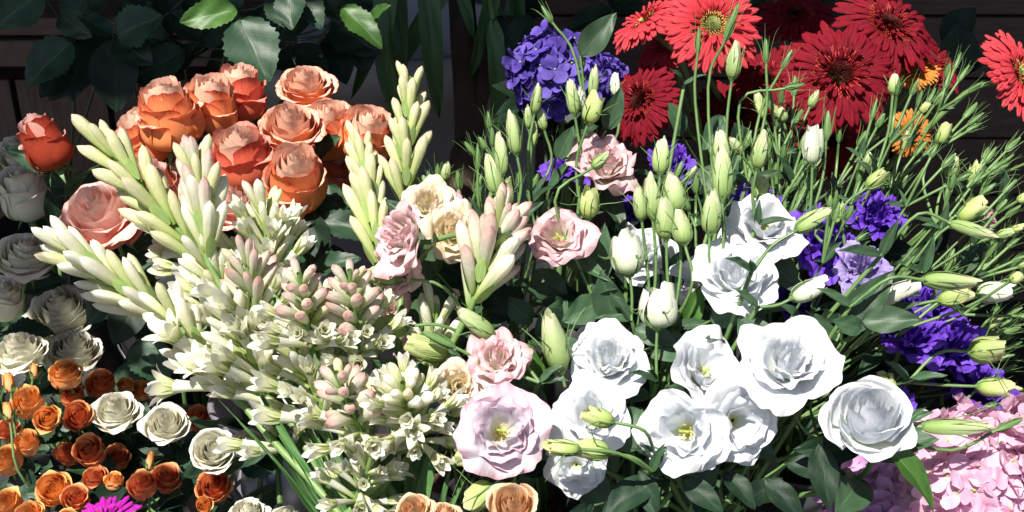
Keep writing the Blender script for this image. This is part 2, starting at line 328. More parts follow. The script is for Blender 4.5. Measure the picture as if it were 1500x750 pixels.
def rose_set(mat, seed, n=30, kind='full', inner=None):
    rg = random.Random(seed); out = []
    for i in range(n):
        t = i / (n - 1); ph = i * 2.39996 + rg.uniform(-.25, .25)
        if kind == 'full':
            rim = .03 + .58 * t ** .95; H = 1.50 - .16 * t - 1.5 * max(0, t - .68) ** 1.0 + rg.uniform(-.05, .05) * t
            belly = .25 + .78 * t; waist = .10 + .66 * t; lip = .015 + .05 * t + .34 * max(0, t - .45) ** 1.1 * rg.uniform(.5, 1.5)
            hw = .30 + .42 * t; sp = .045; ruf = .004 + .03 * t * t
        elif kind == 'open':
            rim = .03 + .78 * t ** .9; H = 1.22 - .70 * t ** 1.5 + rg.uniform(-.03, .03) * t
            belly = .28 + .62 * t; waist = .08 + .80 * t; lip = .02 + .06 * t + .30 * max(0, t - .3) ** 1.2 * rg.uniform(.6, 1.4)
            hw = .30 + .50 * t; sp = .04; ruf = .006 + .045 * t * t
        elif kind == 'bud':
            rim = .03 + .46 * t; H = 1.42 - .05 * t - .7 * max(0, t - .75) + rg.uniform(-.04, .04)
            belly = .30 + .62 * t; waist = .10 + .52 * t; lip = .02 + .16 * max(0, t - .3) * rg.uniform(.2, 1.6)
            hw = .30 + .36 * t; sp = .045; ruf = .008 + .02 * t
        else:  # spray
            rim = .03 + .60 * t ** .9; H = 1.20 - .14 * t - .9 * max(0, t - .7) + rg.uniform(-.03, .03) * t
            belly = .28 + .66 * t; waist = .08 + .66 * t; lip = .02 + .05 * t + .28 * max(0, t - .4) * rg.uniform(.6, 1.4)
            hw = .30 + .42 * t; sp = .04; ruf = .004 + .02 * t
        mt = inner if inner and t < .62 else mat
        out.append(cup_petal('petal', mt, ph, .04 + .05 * t, belly, waist, rim, H, hw, sp, lip, ruf, 3.2, seed * 100 + i,
                             nu=12 if kind == 'spray' else 16, nv=9 if kind == 'spray' else 12, cut=.09 + .10 * t, point=.035 * (t > .6), crinkle=.006 * t, sq=3.6, notch=.004 + .004 * t))
    return out

def lisi_set(mat, seed, n=15, kind='open'):
    rg = random.Random(seed); out = []
    for i in range(n):
        t = i / (n - 1); ph = i * 2.39996 + rg.uniform(-.45, .45)
        if kind == 'open':
            rim = (.34 + .56 * t) * rg.uniform(.9, 1.06); H = .84 - .40 * t + rg.uniform(-.06, .06); belly = .22 + .1 * t; waist = .32 + .42 * t; lip = .04 + .22 * t * rg.uniform(.4, 1.4)
            hw = .62 + .50 * t; ruf = .07 + .09 * t; cr = .012 + .010 * t
        elif kind == 'double':
            rim = .10 + .82 * t ** .9; H = .85 - .42 * t + rg.uniform(-.05, .05); belly = .2 + .35 * t; waist = .15 + .68 * t; lip = .03 + .26 * t * rg.uniform(.4, 1.3)
            hw = .42 + .62 * t; ruf = .035 + .11 * t; cr = .018
        else:  # ruffled pompom
            rim = .12 + .75 * t; H = .95 - .5 * t + rg.uniform(-.1, .1); belly = .15 + .35 * t; waist = .15 + .6 * t; lip = .1 + .2 * t
            hw = .3 + .3 * t; ruf = .10; cr = .035
        out.append(cup_petal('petal', mat, ph, .05, belly, waist, rim, H, hw, .035, lip, ruf, 4.6, seed * 77 + i, nu=28, nv=14, cut=.10 + .04 * t, crinkle=cr, sq=4.2, notch=.012))
    return out

def stamens(seed=3):
    b = MB()
    b.add(*tube_data([(0, 0, .0), (0, 0, .3), (.01, 0, .42)], .05, .035, 7, 5))
    for k in range(2):
        a = k * pi + .4
        b.add(*tube_data([(0, 0, .40), (.05 * math.cos(a), .05 * math.sin(a), .46), (.10 * math.cos(a), .10 * math.sin(a), .45)], .03, .02, 6, 5))
    m1 = b.mesh('pistil', M_pistil)
    b = MB()
    for k in range(6):
        a = k * pi / 3; c, s = math.cos(a), math.sin(a)
        b.add(*tube_data([(.04 * c, .04 * s, .05), (.11 * c, .11 * s, .2), (.13 * c, .13 * s, .30)], .007, .006, 5, 4))
        b.add(*tube_data([(.13 * c - .02 * s, .13 * s + .02 * c, .29), (.135 * c, .135 * s, .31), (.13 * c + .02 * s, .13 * s - .02 * c, .33)], .016, .012, 5, 3))
    return m1, b.mesh('stamens', M_stamen)
PISTIL, STAMENS = stamens()

def sepal_mesh(mat, curl=1.):         # leafy calyx piece at a rose's foot
    def fn(U, V):
        wd = .10 * np.sin(np.clip(V * 1.0 + .12, 0, 1) * pi) ** .8 * (1 - V * .5)
        return U * wd, .10 + .55 * V - .1 * V * V, -.02 + .10 * V - curl * .55 * V ** 2 + .3 * (U * wd) ** 2
    return gmesh('sepal', fn, 4, 7, mat)
SEPAL = sepal_mesh(M_lgreen); 
def hip():
    b = MB(); b.add(*tube_data([(0, 0, -.20), (0, 0, -.12), (0, 0, -.02), (0, 0, .05)], .10, .22, 9, 5)); return b.mesh('receptacle', M_lgreen)
HIP = hip()

# leaves: unit length along +Y, +Z up
def leaf_mesh(mat, kind, seed):
    rg = random.Random(seed); bend = rg.uniform(.1, .35); tw = rg.uniform(-.4, .4); wv = rg.uniform(.01, .03); ph = rg.uniform(0, 6)
    def fn(U, V):
        if kind == 'rose':
            wd = .33 * np.sin(pi * np.clip(V, 0, 1) ** .8) ** .75 * (1 + .055 * (np.abs(U) > .9) * np.sign(np.sin(V * 60)))
        elif kind == 'lisi': wd = .20 * np.sin(pi * V ** .75) ** .9
        elif kind == 'ovate': wd = .27 * np.sin(pi * V ** .85) ** .8
        else: wd = .075 * np.minimum(1, V * 5 + .4) * (1 - V ** 4) ** .8
        fold = {'rose': .28, 'lisi': .45, 'ovate': .25, 'strap': .5}[kind]
        x = U * wd; z = np.abs(U) ** 1.3 * wd * fold - bend * V ** 2 + wv * np.sin(V * 9 + ph) * np.abs(U) + .012 * np.sin(V * 14 + U * 5)
        a = tw * V
        return x * np.cos(a) - z * np.sin(a) * .4, V * (1 - .12 * bend * V), z * np.cos(a) + x * np.sin(a)
    return gmesh('leaf', fn, 8, 26 if kind == 'rose' else 14, mat)
LEAF = {}
for nm, mt, kd in (('rose', M_lrose, 'rose'), ('bright', M_lbright, 'rose'), ('lisi', M_llis, 'lisi'), ('dark', M_ldk, 'ovate'), ('lov', M_llis, 'ovate'), ('strap', M_lstrap, 'strap'), ('lb', M_lbright, 'lisi')):
    LEAF[nm] = [leaf_mesh(mt, kd, i * 7 + len(nm)) for i in range(4)]

def leaf_M(A, B, nrm, wscale=1.):
    y = (B - A); L = y.length; y.normalize()
    z = (nrm - y * nrm.dot(y)).normalized(); x = y.cross(z)
    return Matrix.Translation(A) @ Matrix((x, y, z)).transposed().to_4x4() @ Matrix.Diagonal((L * wscale, L, L, 1))

# ------------------------------------------------------------------ setting
def structure(name, me, loc=(0, 0, 0)):
    o = bpy.data.objects.new(name, me); C.objects.link(o); o.location = loc; o['kind'] = 'structure'; return o
def box_data(cx, cy, cz, sx, sy, sz, bev=.0):
    x, y, z = sx / 2, sy / 2, sz / 2; b = bev or min(x, y, z) * .12
    v = []
    for X, Y, Z in ((x - b, y - b, z), (x, y - b, z - b), (x - b, y, z - b)):
        for sxn in (-1, 1):
            for syn in (-1, 1):
                for szn in (-1, 1): v.append((cx + X * sxn, cy + Y * syn, cz + Z * szn))
    import bmesh
    bm = bmesh.new()
    for q in v: bm.verts.new(q)
    bmesh.ops.convex_hull(bm, input=bm.verts)
    bm.verts.index_update()
    vs = [tuple(q.co) for q in bm.verts]; fs = [tuple(k.index for k in f.verts) for f in bm.faces]
    bm.free(); return vs, fs
def box_mesh(name, c, s, mat):
    v, f = box_data(*c, *s); return mesh_from(name, v, f, mat, None, smooth=False)

structure('ground', mesh_from('ground', [(-12, -6, 0), (12, -6, 0), (12, 14, 0), (-12, 14, 0)], [(0, 1, 2, 3)], M_ground, smooth=False))

# wooden shop front behind the flowers: planks over a dark wall
wallo = structure('back_wall', box_mesh('wall', (0, 2.78, 1.3), (9, .1, 2.6), M_wall))
pl = box_mesh('plank', (0, 0, 0), (2.6, .03, .135), M_wood)
for r_ in range(7):
    for c_ in range(-1, 2):
        o = bpy.data.objects.new('plank', pl); C.objects.link(o); o.parent = wallo
        o.location = (c_ * 2.61 + (r_ % 2) * .9 - .45, 2.714 + rnd.uniform(-.003, .003), .07 + r_ * .14)
t = Thing('wooden_bench', 'long dark brown wooden bench at the back left, behind the rose leaves', 'bench', (-1.1, 2.25, 0))
for k in range(3): t.add('slat', box_mesh('slat', (0, 0, 0), (1.5, .10, .03), M_wood), Matrix.Translation((-1.1, 2.1 + k * .115, .875)))
for k in range(9): t.add('front_board', box_mesh('board', (0, 0, 0), (.155, .022, .66), M_woodl), Matrix.Translation((-1.78 + k * .165, 2.16, .42)))
t.add('rail', box_mesh('rail', (0, 0, 0), (1.5, .03, .045), M_woodl), Matrix.Translation((-1.1, 2.062, .83)))
for s in (-1, 1): t.add('leg', box_mesh('leg', (0, 0, 0), (.07, .2, .855), M_woodv), Matrix.Translation((-1.1 + s * .7, 2.29, .4285)))

# display stand carrying the buckets
t = Thing('display_stand', 'low dark slatted wooden stand under the flower buckets', 'stand', (0, 1.2, 0))
for k in range(9): t.add('slat', box_mesh('slat', (0, 0, 0), (2.4, .085, .025), M_wood), Matrix.Translation((0, .78 + k * .1, .36)))
for sx in (-1.1, 0, 1.1):
    for sy in (.82, 1.54): t.add('leg', box_mesh('leg', (0, 0, 0), (.06, .06, .346), M_woodv), Matrix.Translation((sx, sy, .173)))

# cloth sheet added out of view, only to keep the sun off the background
t = Thing('sun_blocker', 'unseen dark cloth added over the back to keep the sun off the background', 'sun_blocker', (0, 2.7, 2.5))
t.add('canvas', mesh_from('canvas', [(-3, .86, 2.35), (3, .86, 2.35), (3, 2.75, 2.62), (-3, 2.75, 2.62)], [(0, 1, 2, 3)], M_canvas, smooth=False))
t.add('front_bar', tube('bar', [(-3, .845, 2.35), (0, .845, 2.35), (3, .845, 2.35)], .014, .014, M_whitepot, 8, 2))
t.add('blocker_flap', mesh_from('blocker_flap', [(-3, .875, 2.345), (3, .875, 2.345), (3, .88, 2.28), (-3, .88, 2.28)], [(0, 1, 2, 3)], M_canvas, smooth=False))

# ------------------------------------------------------------------ buckets
def lathe_data(prof, n=40):
    vs = []; uv = []; m = len(prof)
    for j, (r, z) in enumerate(prof):
        for k in range(n + 1):
            a = 2 * pi * k / n; vs.append((r * math.cos(a), r * math.sin(a), z)); uv.append((k / n, j / (m - 1)))
    s = n + 1
    return vs, [(j * s + k, j * s + k + 1, (j + 1) * s + k + 1, (j + 1) * s + k) for j in range(m - 1) for k in range(n)], uv
def bucket(label, x, y, z, r, h, mat, group='buckets holding the cut flowers', name='flower_bucket'):
    t = Thing(name, label, 'bucket', (x, y, z), group)
    rb = r * .72
    a, b, c = lathe_data([(0, .004), (rb, .0), (rb + (r - rb) * .33, h * .33), (rb + (r - rb) * .66, h * .66), (r, h), (r - .003, h), (rb + (r - rb) * .6, h * .6), (rb - .004, .006), (0, .006)])
    t.add('body', mesh_from('body', a, b, mat, c), Matrix.Translation((x, y, z)))
    ring = [(r * math.cos(k * pi / 12) * 1.008, r * math.sin(k * pi / 12) * 1.008, h) for k in range(25)]
    t.add('rim', tube('rim', ring, .0035, .0035, mat, 7, 48), Matrix.Translation((x, y, z)))
    hd = [(r * 1.03, 0, h * .93), (r * .95, -.03, h * .7), (r * .5, -r * 1.02, h * .52), (0, -r * 1.08, h * .47), (-r * .5, -r * 1.02, h * .52), (-r * .95, -.03, h * .7), (-r * 1.03, 0, h * .93)]
    t.add('handle', tube('handle', hd, .002, .002, mat, 6, 30), Matrix.Translation((x, y, z)))
    a, b, c = lathe_data([(0, h * .8), (rb + (r - rb) * .74, h * .8)], 24)
    return Vector((x, y, z + h))
ZB = .375
def at(x, y, d): return P(x, y, d)
BK = {}
def bk(key, label, x, y, d, r, mat, name='flower_bucket', z=ZB):
    p = P(x, y, d); BK[key] = (bucket(label, p.x, p.y, z, r, p.z - z, mat, name=name), r, p.z - z)
bk('tub', 'grey metal bucket under the pale tuberose stems, bottom centre', 572, 800, 1.12, .078, M_zinc)
bk('tub2', 'grey metal bucket between the white roses and the tuberose stems', 402, 585, 1.255, .060, M_zinc)
bk('spray', 'black bucket under the small orange spray roses', 130, 800, 1.28, .10, M_blackpot)
bk('white', 'black bucket under the shaded white roses at far left', 40, 600, 1.48, .10, M_blackpot)
bk('coral', 'black bucket below the coral roses', 330, 520, 1.50, .11, M_blackpot)
bk('lis', 'black bucket under the large white lisianthus blooms', 960, 820, 1.22, .10, M_blackpot)
bk('lisr', 'black bucket under the violet lisianthus at right', 1180, 640, 1.42, .09, M_blackpot)
bk('ger', 'black bucket behind the buds holding the red gerberas', 1130, 420, 1.66, .11, M_blackpot)
bk('hyv', 'black bucket holding the violet hydrangea behind the pink lisianthus', 840, 420, 1.62, .08, M_blackpot)
bk('hyp', 'black bucket under the pink hydrangeas, bottom right', 1400, 880, 1.30, .10, M_blackpot)
bk('lisp', 'black bucket between tuberoses and pink lisianthus', 740, 740, 1.40, .07, M_blackpot)
def foot(key, h=.3):                   # a stem's cut end inside its bucket, and where it leaves the rim
    p, r, H = BK[key]; a = rnd.uniform(0, 6.28); q = rnd.uniform(0, .75) * r
    m = Vector((p.x + q * math.cos(a), p.y + q * math.sin(a), p.z))
    b = Vector((p.x - q * .5 * math.cos(a), p.y - q * .5 * math.sin(a), p.z - H + .02))
    return b, m

# ------------------------------------------------------------------ flower builders
def stem_to(t, key, head, axis, r0=.0032, r1=.0022, mat=None, via=None, n=14):
    if key == 'spray': r0, r1 = .0017, .0012
    b, m = foot(key)
    k = (head - m).length
    pts = [b, m] + (via or []) + [head - axis * min(.08, k * .35), head]
    t.add('stem', tube('stem', pts, r0, r1, mat or M_stem, 7, n), None)
    return pts
def thing_at(name, label, cat, key, group):
    p, r, H = BK[key]; return Thing(name, label, cat, (p.x, p.y, p.z - H + .02), group)

def stem_leaves(t, pts, n, kind, size, lo=.45, hi=.95, face=None, side=1.):
    q = spline(pts, 30)
    for k in range(n):
        f = lo + (hi - lo) * (k + .5) / n + rnd.uniform(-.03, .03); i = min(int(f * (len(q) - 1)), len(q) - 2)
        A = q[i]; tg = (q[i + 1] - q[i]).normalized(); a = k * 2.4 + rnd.uniform(0, 1.)
        o = tg.orthogonal().normalized(); o = (Matrix.Rotation(a, 3, tg) @ o)
        dirv = (o * rnd.uniform(.8, 1.1) * side + tg * rnd.uniform(.3, .9)).normalized(); s = size * rnd.uniform(.75, 1.2)
        nr = (tg + o * -.4 + Vector((0, -.2, .6)))
        t.add('leaf', rnd.choice(LEAF[kind]), leaf_M(A, A + dirv * s, nr, rnd.uniform(.8, 1.1)))

def head_petals(t, name, meshes, M, centre=False, jit=.03):
    M = M @ Matrix.Rotation(rnd.uniform(0, 6), 4, 'Z') @ Matrix.Diagonal((rnd.uniform(.92, 1.08), rnd.uniform(.92, 1.08), rnd.uniform(.93, 1.07), 1)) @ Matrix.Rotation(rnd.uniform(0, 6), 4, 'Z')
    M = Matrix.LocRotScale(*M.decompose())
    e = t.add(name, None, M)
    drop = rnd.choice((0, 0, 1, 2, 3)) if len(meshes) > 18 else 0
    for k, me in enumerate(meshes[:len(meshes) - drop] if drop else meshes):
        q = jit * (.3 + k / len(meshes))
        t.add('petal', me, Matrix.Rotation(rnd.uniform(-q, q), 4, 'X') @ Matrix.Rotation(rnd.uniform(-q, q), 4, 'Y') @ Matrix.Scale(rnd.uniform(1 - q * .8, 1 + q * .8), 4), parent=e)
    if centre:
        t.add('pistil', PISTIL, None, parent=e); t.add('stamens', STAMENS, None, parent=e)
    return e

def flower(name, label, cat, key, group, x, y, wpx, d, face, meshes, hgt=.6, wn=1.9, sepals=True, centre=False, leaves=(2, 'rose', .055), stem_mat=None, hs=1., via=None):
    axis = D(*face); S = px(wpx, d) / wn
    c = P(x, y, d); base = c - axis * hgt * S * hs
    t = thing_at(name, label, cat, key, group)
    M = TRS(base, frame(axis, spin=rnd.uniform(0, 6.28)), (S, S, S * hs))
    e = head_petals(t, 'bloom', meshes, M, centre, .045 if 'rose' in name else .11)
    if sepals:
        t.add('receptacle', HIP, None, parent=e)
        for k in range(5): t.add('sepal', SEPAL, Matrix.Rotation(k * 2 * pi / 5, 4, 'Z'), parent=e)
    pts = stem_to(t, key, base - axis * S * .15, axis, mat=stem_mat, via=via)
    if leaves[0]: stem_leaves(t, pts, leaves[0], leaves[1], leaves[2])
    return t

# --- rose variants
M_redin = petal_mat('red_inner_petal', [(0, (.6, .16, .05)), (.6, (.75, .22, .13)), (1, (.9, .5, .42))], [(0, (.7, .2, .1)), (1, (.92, .62, .58))], trans=.2, var=.05)
M_coral2 = petal_mat('salmon_red_petal', [(0, (.90, .42, .10)), (.3, (.88, .22, .08)), (.8, (.86, .18, .11)), (1, (.5, .06, .04))], [(0, (.85, .34, .14)), (.85, (.92, .50, .42)), (1, (.8, .24, .18))], trans=.2, streak=.1, var=.05)
CF = [rose_set(m_, s, n_, 'full', M_coralin) for m_, s, n_ in ((M_coral, 1, 36), (M_coral, 2, 32), (M_coral2, 3, 34))]
CP = [rose_set(M_pinkcoral, s, 34, 'full', M_pinkin) for s in (4, 5)]
CO = [rose_set(M_coral, 6, 38, 'open', M_coralin), rose_set(M_pinkcoral, 7, 38, 'open', M_pinkin)]
CB = rose_set(M_redrose, 8, 28, 'full', M_redin)
WO = [rose_set(M_white, s, 36, 'open') for s in (11, 12, 13)]
WF = [rose_set(M_white, s, 26, 'full') for s in (14,)]
OS = [rose_set(M_orange, s, 26, 'spray') for s in (21, 22, 23)]
RS = [rose_set(M_redorange, s, 26, 'spray') for s in (24, 25)]
PE = rose_set(M_peach, 31, 24, 'open')

g = 'coral roses in the bunch at upper left'
for (x, y, wd, d, fc, ms, hs, lb) in [
    (62, 203, 82, 1.27, (-.34, .86, .42), CB, 1.2, 'deep red-orange rosebud standing alone at far left above the white roses'),
    (240, 152, 98, 1.30, (-.12, .80, .50), CF[0], 1.05, 'coral rose with frilled rim, leftmost of the tall row of coral roses'),
    (308, 135, 86, 1.34, (.12, .80, .55), CF[1], 1.05, 'orange-coral rose just right of the leftmost tall coral rose'),
    (352, 122, 84, 1.40, (.15, .85, .5), CF[2], 1.0, 'deep coral rose at the back beneath the large hanging rose leaf'),
    (205, 190, 84, 1.335, (-.45, .75, .5), CF[1], .95, 'dark coral rose tilted left with its side petals showing, half hidden'),
    (446, 118, 80, 1.42, (.0, .7, .6), CO[0], .9, 'coral rose highest at the back, just right of the hanging leaf'),
    (350, 213, 94, 1.28, (-.08, .72, .6), CF[2], 1.05, 'salmon coral rose left of the open front rose, ruffled outer petals'),
    (425, 180, 96, 1.33, (.0, .65, .7), CO[0], 1.0, 'coral rose directly above the open front rose, pale swirled middle'),
    (478, 172, 88, 1.39, (.15, .7, .6), CF[0], 1.0, 'coral rose behind and right of the middle one, partly covered'),
    (540, 182, 88, 1.36, (.25, .70, .62), CF[1], .95, 'rightmost coral rose of the bunch beside the tall tuberose spikes'),
    (432, 248, 100, 1.22, (.05, .62, .75), CF[0], 1.08, 'open peach coral rose in front of the bunch with spiral centre'),
    (140, 308, 130, 1.22, (-.15, .55, .8), CO[1], 1.0, 'large pink coral rose low at left behind the tuberose buds'),
    (342, 290, 92, 1.29, (.1, .6, .75), CO[1], .9, 'pale pink coral rose peeping out above the white tuberose florets'),
    (208, 258, 90, 1.29, (-.1, .7, .6), CP[0], 1.0, 'pink coral rose between the tuberose tip and the large pink rose'),
    (492, 235, 66, 1.42, (.2, .6, .6), CF[2], 1.0, 'shaded dark coral rose low at the right of the bunch'),
    (262, 252, 70, 1.36, (.0, .8, .5), CF[0], 1.0, 'small coral rose hidden behind the upright tuberose tip'),
]:
    fc = (fc[0], fc[1], fc[2] * (1.05 if fc[1] > .65 else 1))
    flower('coral_rose', lb, 'rose', 'coral', g, x, y, wd * (1.14 if ms is not CB else 1.0), d, fc, ms, hgt=1.0 if ms in CF or ms in CP else (.8 if ms is CB else .72), wn=(1.75 if ms in CF or ms in CP else 1.95) if ms is not CB else 1.62, hs=hs, stem_mat=M_stemr if ms is CB else None, leaves=(3, 'rose', .06))

g = 'white roses at the left'
for (x, y, wd, d, fc, ms, lb) in [
    (28, 228, 105, 1.42, (-.1, .6, .7), WO[0], 'shaded greenish white rose behind the lone red rosebud'),
    (38, 292, 100, 1.36, (-.1, .75, .55), WF[0], 'shaded white rose directly below the lone red rosebud'),
    (38, 372, 100, 1.33, (.2, .75, .55), WO[1], 'white rose with spread petals left of the lowest left tuberose tip'),
    (88, 458, 118, 1.36, (.0, .65, .75), WO[2], 'large shaded ivory rose under the leftmost tuberose spike'),
    (2, 442, 90, 1.28, (.3, .7, .6), WF[0], 'bright white rose cut by the left edge of the photo'),
    (108, 512, 90, 1.34, (.25, .75, .55), WO[0], 'shaded ivory rose with folded petals just above the orange spray roses'),
    (28, 515, 86, 1.27, (-.1, .8, .5), WO[1], 'sunlit cream white rose seen from the side above the orange spray roses'),
    (168, 600, 84, 1.24, (-.05, .72, .65), WO[0], 'white rose with layered petals amid the orange roses'),
    (243, 620, 78, 1.22, (.05, .6, .75), WO[1], 'neat open white rose right of the layered white rose'),
    (312, 658, 82, 1.16, (.05, .45, .85), WO[2], 'white rose beside the metal bucket above an orange rose'),
    (366, 648, 54, 1.19, (.35, .6, .6), WO[0], 'small white rose turned away in front of the metal bucket'),
    (362, 752, 64, 1.17, (.0, .8, .5), WO[1], 'cream rose cut by the bottom edge below the metal bucket'),
    (418, 756, 48, 1.17, (.1, .8, .5), WO[2], 'small cream rosebud at the bottom edge right of the cream rose'),
]:
    flower('white_rose', lb, 'rose', 'white' if y < 530 else ('spray' if x < 340 else 'tub2'), g, x, y, wd, d, fc, ms, hgt=.55, wn=2.0, leaves=(3, 'rose', .055))

g = 'small orange spray roses at lower left'
for (x, y, wd, d, fc, ms, lb) in [
    (94, 545, 50, 1.24, (.0, .75, .6), OS[0], 'orange spray rose highest of the cluster below the cream roses'),
    (40, 586, 54, 1.22, (-.05, .65, .7), OS[1], 'bright orange spray rose, largest at upper left of the cluster'),
    (68, 613, 44, 1.20, (.1, .35, .9), OS[2], 'bright orange spray rose facing forward right of the largest one'),
    (37, 647, 44, 1.21, (-.05, .7, .65), OS[0], 'light orange cup-shaped spray rose below the forward facing one'),
    (8, 672, 52, 1.20, (-.2, .6, .7), OS[1], 'pale-sided orange spray rose on the left edge above the bottom'),
    (12, 628, 38, 1.25, (-.1, .6, .7), RS[0], 'small red-orange spray rose on the left edge'),
    (113, 607, 46, 1.23, (.05, .45, .85), RS[1], 'red-orange spray rose touching the layered white rose'),
    (103, 577, 40, 1.26, (.0, .75, .6), RS[0], 'shaded red-orange spray rose under the highest orange one'),
    (148, 560, 50, 1.28, (.1, .7, .6), RS[1], 'dark red-orange spray rose just above the layered white rose'),
    (184, 563, 28, 1.30, (.1, .75, .6), OS[2], 'tiny bright orange rose behind the layered white rose'),
    (128, 660, 56, 1.21, (.0, .5, .8), RS[0], 'broad brick-orange spray rose in the centre of the lower cluster'),
    (96, 664, 40, 1.24, (-.2, .6, .7), RS[1], 'dark half hidden rose left of the broad brick-orange one'),
    (172, 668, 42, 1.25, (.2, .55, .7), RS[0], 'dark half hidden rose right of the broad brick-orange one'),
    (137, 697, 40, 1.20, (-.05, .7, .6), RS[1], 'narrow red-orange rose under the broad brick-orange one'),
    (167, 703, 30, 1.19, (.05, .8, .5), OS[2], 'small pink-sided orange rose above the magenta flower'),
    (77, 715, 54, 1.18, (-.05, .4, .85), OS[0], 'vivid orange spray rose left of the magenta flower'),
    (110, 728, 42, 1.17, (.1, .5, .8), RS[0], 'orange rose squeezed between the vivid one and the magenta flower'),
    (207, 709, 48, 1.19, (-.1, .6, .75), RS[1], 'red-orange spray rose just right of the magenta flower'),
    (243, 698, 48, 1.21, (.1, .6, .75), RS[0], 'brick-orange spray rose right of the one beside the magenta flower'),
    (313, 711, 54, 1.19, (.0, .4, .85), RS[1], 'red-orange spray rose alone below the white rose by the bucket'),
    (299, 740, 30, 1.18, (.1, .4, .85), OS[1], 'tiny orange rose beneath the lone red-orange one'),
    (290, 612, 46, 1.32, (.1, .5, .75), RS[0], 'deep shaded orange rose between two white roses'),
    (6, 738, 54, 1.17, (-.2, .6, .7), OS[2], 'orange spray rose in the bottom left corner'),
    (42, 756, 50, 1.16, (-.1, .6, .7), OS[0], 'orange spray rose cut by the bottom edge near the left corner'),
    (100, 760, 36, 1.15, (.1, .6, .7), OS[1], 'orange spray rose cut by the bottom edge left of the magenta petals'),
    (206, 570, 34, 1.31, (.2, .5, .7), OS[0], 'pinkish orange rose behind the right shoulder of the layered white rose'),
]:
    flower('spray_rose', lb, 'rose', 'spray', g, x, y, wd * 1.12, d, fc, ms, hgt=.75, wn=1.72, leaves=(3, 'rose', .035))
def rosebud(label, x0, y0, x1, y1, wpx, d, ms):
    A, B = P(x0, y0, d), P(x1, y1, d); ax = (B - A); Ln = ax.length; ax.normalize()
    t = thing_at('spray_rosebud', label, 'rosebud', 'spray', 'unopened orange spray rosebuds')
    S = px(wpx, d) / 1.45
    e = head_petals(t, 'bloom', ms[:8], TRS(A, frame(ax), (S, S, Ln / 1.35)))
    t.add('receptacle', HIP, None, parent=e)
    for k in range(5): t.add('sepal', SEPAL, Matrix.Rotation(k * 2 * pi / 5, 4, 'Z') @ Matrix.Translation((0, .50, -.12)) @ Matrix.Rotation(R(84), 4, 'X') @ Matrix.Diagonal((2.6, 2.0, 2.0, 1)), parent=e)
    stem_to(t, 'spray', A, ax)
OB = rose_set(M_orange, 26, 10, 'bud')
for q in [('closed orange rosebud in green sepals above the largest orange rose', 48, 556, 50, 532, 18, 1.23),
          ('closed yellow-orange rosebud at the left edge of the cluster', 16, 575, 12, 548, 24, 1.22),
          ('green rosebud between the largest orange rose and the left edge', 14, 615, 8, 590, 22, 1.20),
          ('green rosebud standing alone below the neat white rose', 218, 688, 222, 665, 16, 1.21)]:
    rosebud(*q, OB)
for (x, y, wd, d, fc, lb) in [(752, 738, 92, .97, (.0, .55, .8), 'peach orange rose at the bottom edge beside the green cupped bud'),
                              (606, 746, 60, .98, (-.1, .6, .75), 'peach rose with curled petals at the bottom edge under the tuberoses'),
                              (652, 752, 52, .98, (.1, .8, .5), 'pale peach rose at the bottom edge in front of the grey bucket')]:
    flower('peach_rose', lb, 'rose', 'lisp' if x > 700 else 'tub', 'peach roses along the bottom edge', x, y, wd, d, fc, PE, hgt=.55, wn=2.0, leaves=(2, 'rose', .05))

# --- lisianthus blooms
LW = [lisi_set(M_wlisi, s, 11, 'open') for s in (41, 42, 43)]
LD = [lisi_set(M_wlisi, s, 15, 'double') for s in (44, 45)]
LP = [lisi_set(M_plisi, s, 16, 'open') for s in (46,)]
LPD = [lisi_set(M_plisi, s, 20, 'double') for s in (47,)]
LL = lisi_set(M_llisi, 48, 17, 'open')
LC = [lisi_set(M_cream, 49, 14, 'double')]
LV = [lisi_set(M_violet, s, 18, 'ruffle') for s in (50, 51)]
LV2 = lisi_set(M_lav, 52, 14, 'ruffle')
WROSE = rose_set(M_wlisi, 53, 24, 'open')
for (x, y, wd, d, fc, ms, ctr, lb) in [
    (1122, 328, 128, 1.15, (.1, .55, .8), LW[0], True, 'white lisianthus with greenish throat below the row of red gerberas'),
    (1078, 398, 132, 1.09, (-.05, .6, .75), LD[0], False, 'full white lisianthus in the middle overlapping the one with greenish throat'),
    (1012, 412, 96, 1.16, (-.3, .5, .75), LW[1], False, 'white lisianthus partly behind pale buds at centre'),
    (945, 372, 100, 1.20, (.1, .4, .85), LD[1], False, 'white lisianthus half hidden behind the four pale green buds'),
    (894, 520, 128, 1.09, (-.05, .55, .8), LD[0], False, 'white lisianthus in the lower centre right of the tall pale bud'),
    (868, 607, 118, 1.05, (-.1, .35, .9), LW[2], False, 'white lisianthus with a yellow-green bud lying across its face'),
    (842, 682, 98, 1.04, (-.15, .1, .95), LW[0], False, 'lowest white lisianthus, hanging below the yellow-green buds'),
    (1002, 632, 150, 1.02, (-.28, .15, .9), LW[1], True, 'wide open white lisianthus showing stamens, drooping at lower centre'),
    (1036, 542, 138, 1.06, (.3, .45, .8), LW[2], True, 'white lisianthus with shadowed throat above the drooping open one'),
    (1084, 618, 142, 1.03, (.2, .05, 1.), LW[2], False, 'ruffled white lisianthus between the drooping open bloom and the big one'),
    (1158, 528, 158, 1.02, (.05, .5, .85), LD[1], False, 'largest white lisianthus, round and sunlit, right of centre'),
]:
    flower('white_lisianthus', lb, 'flower', 'lis', 'white lisianthus blooms', x, y, wd * .95, d, fc, ms, hgt=.45, wn=2.0, sepals=False, centre=ctr, leaves=(4, 'lov', .06))
flower('white_lisianthus', 'rose-shaped white bloom with spiral centre above the pink hydrangea', 'flower', 'lis', 'white lisianthus blooms', 1274, 610, 138, .99, (-.05, .62, .75), WROSE, hgt=.5, wn=2.0, sepals=False, leaves=(3, 'lov', .06))
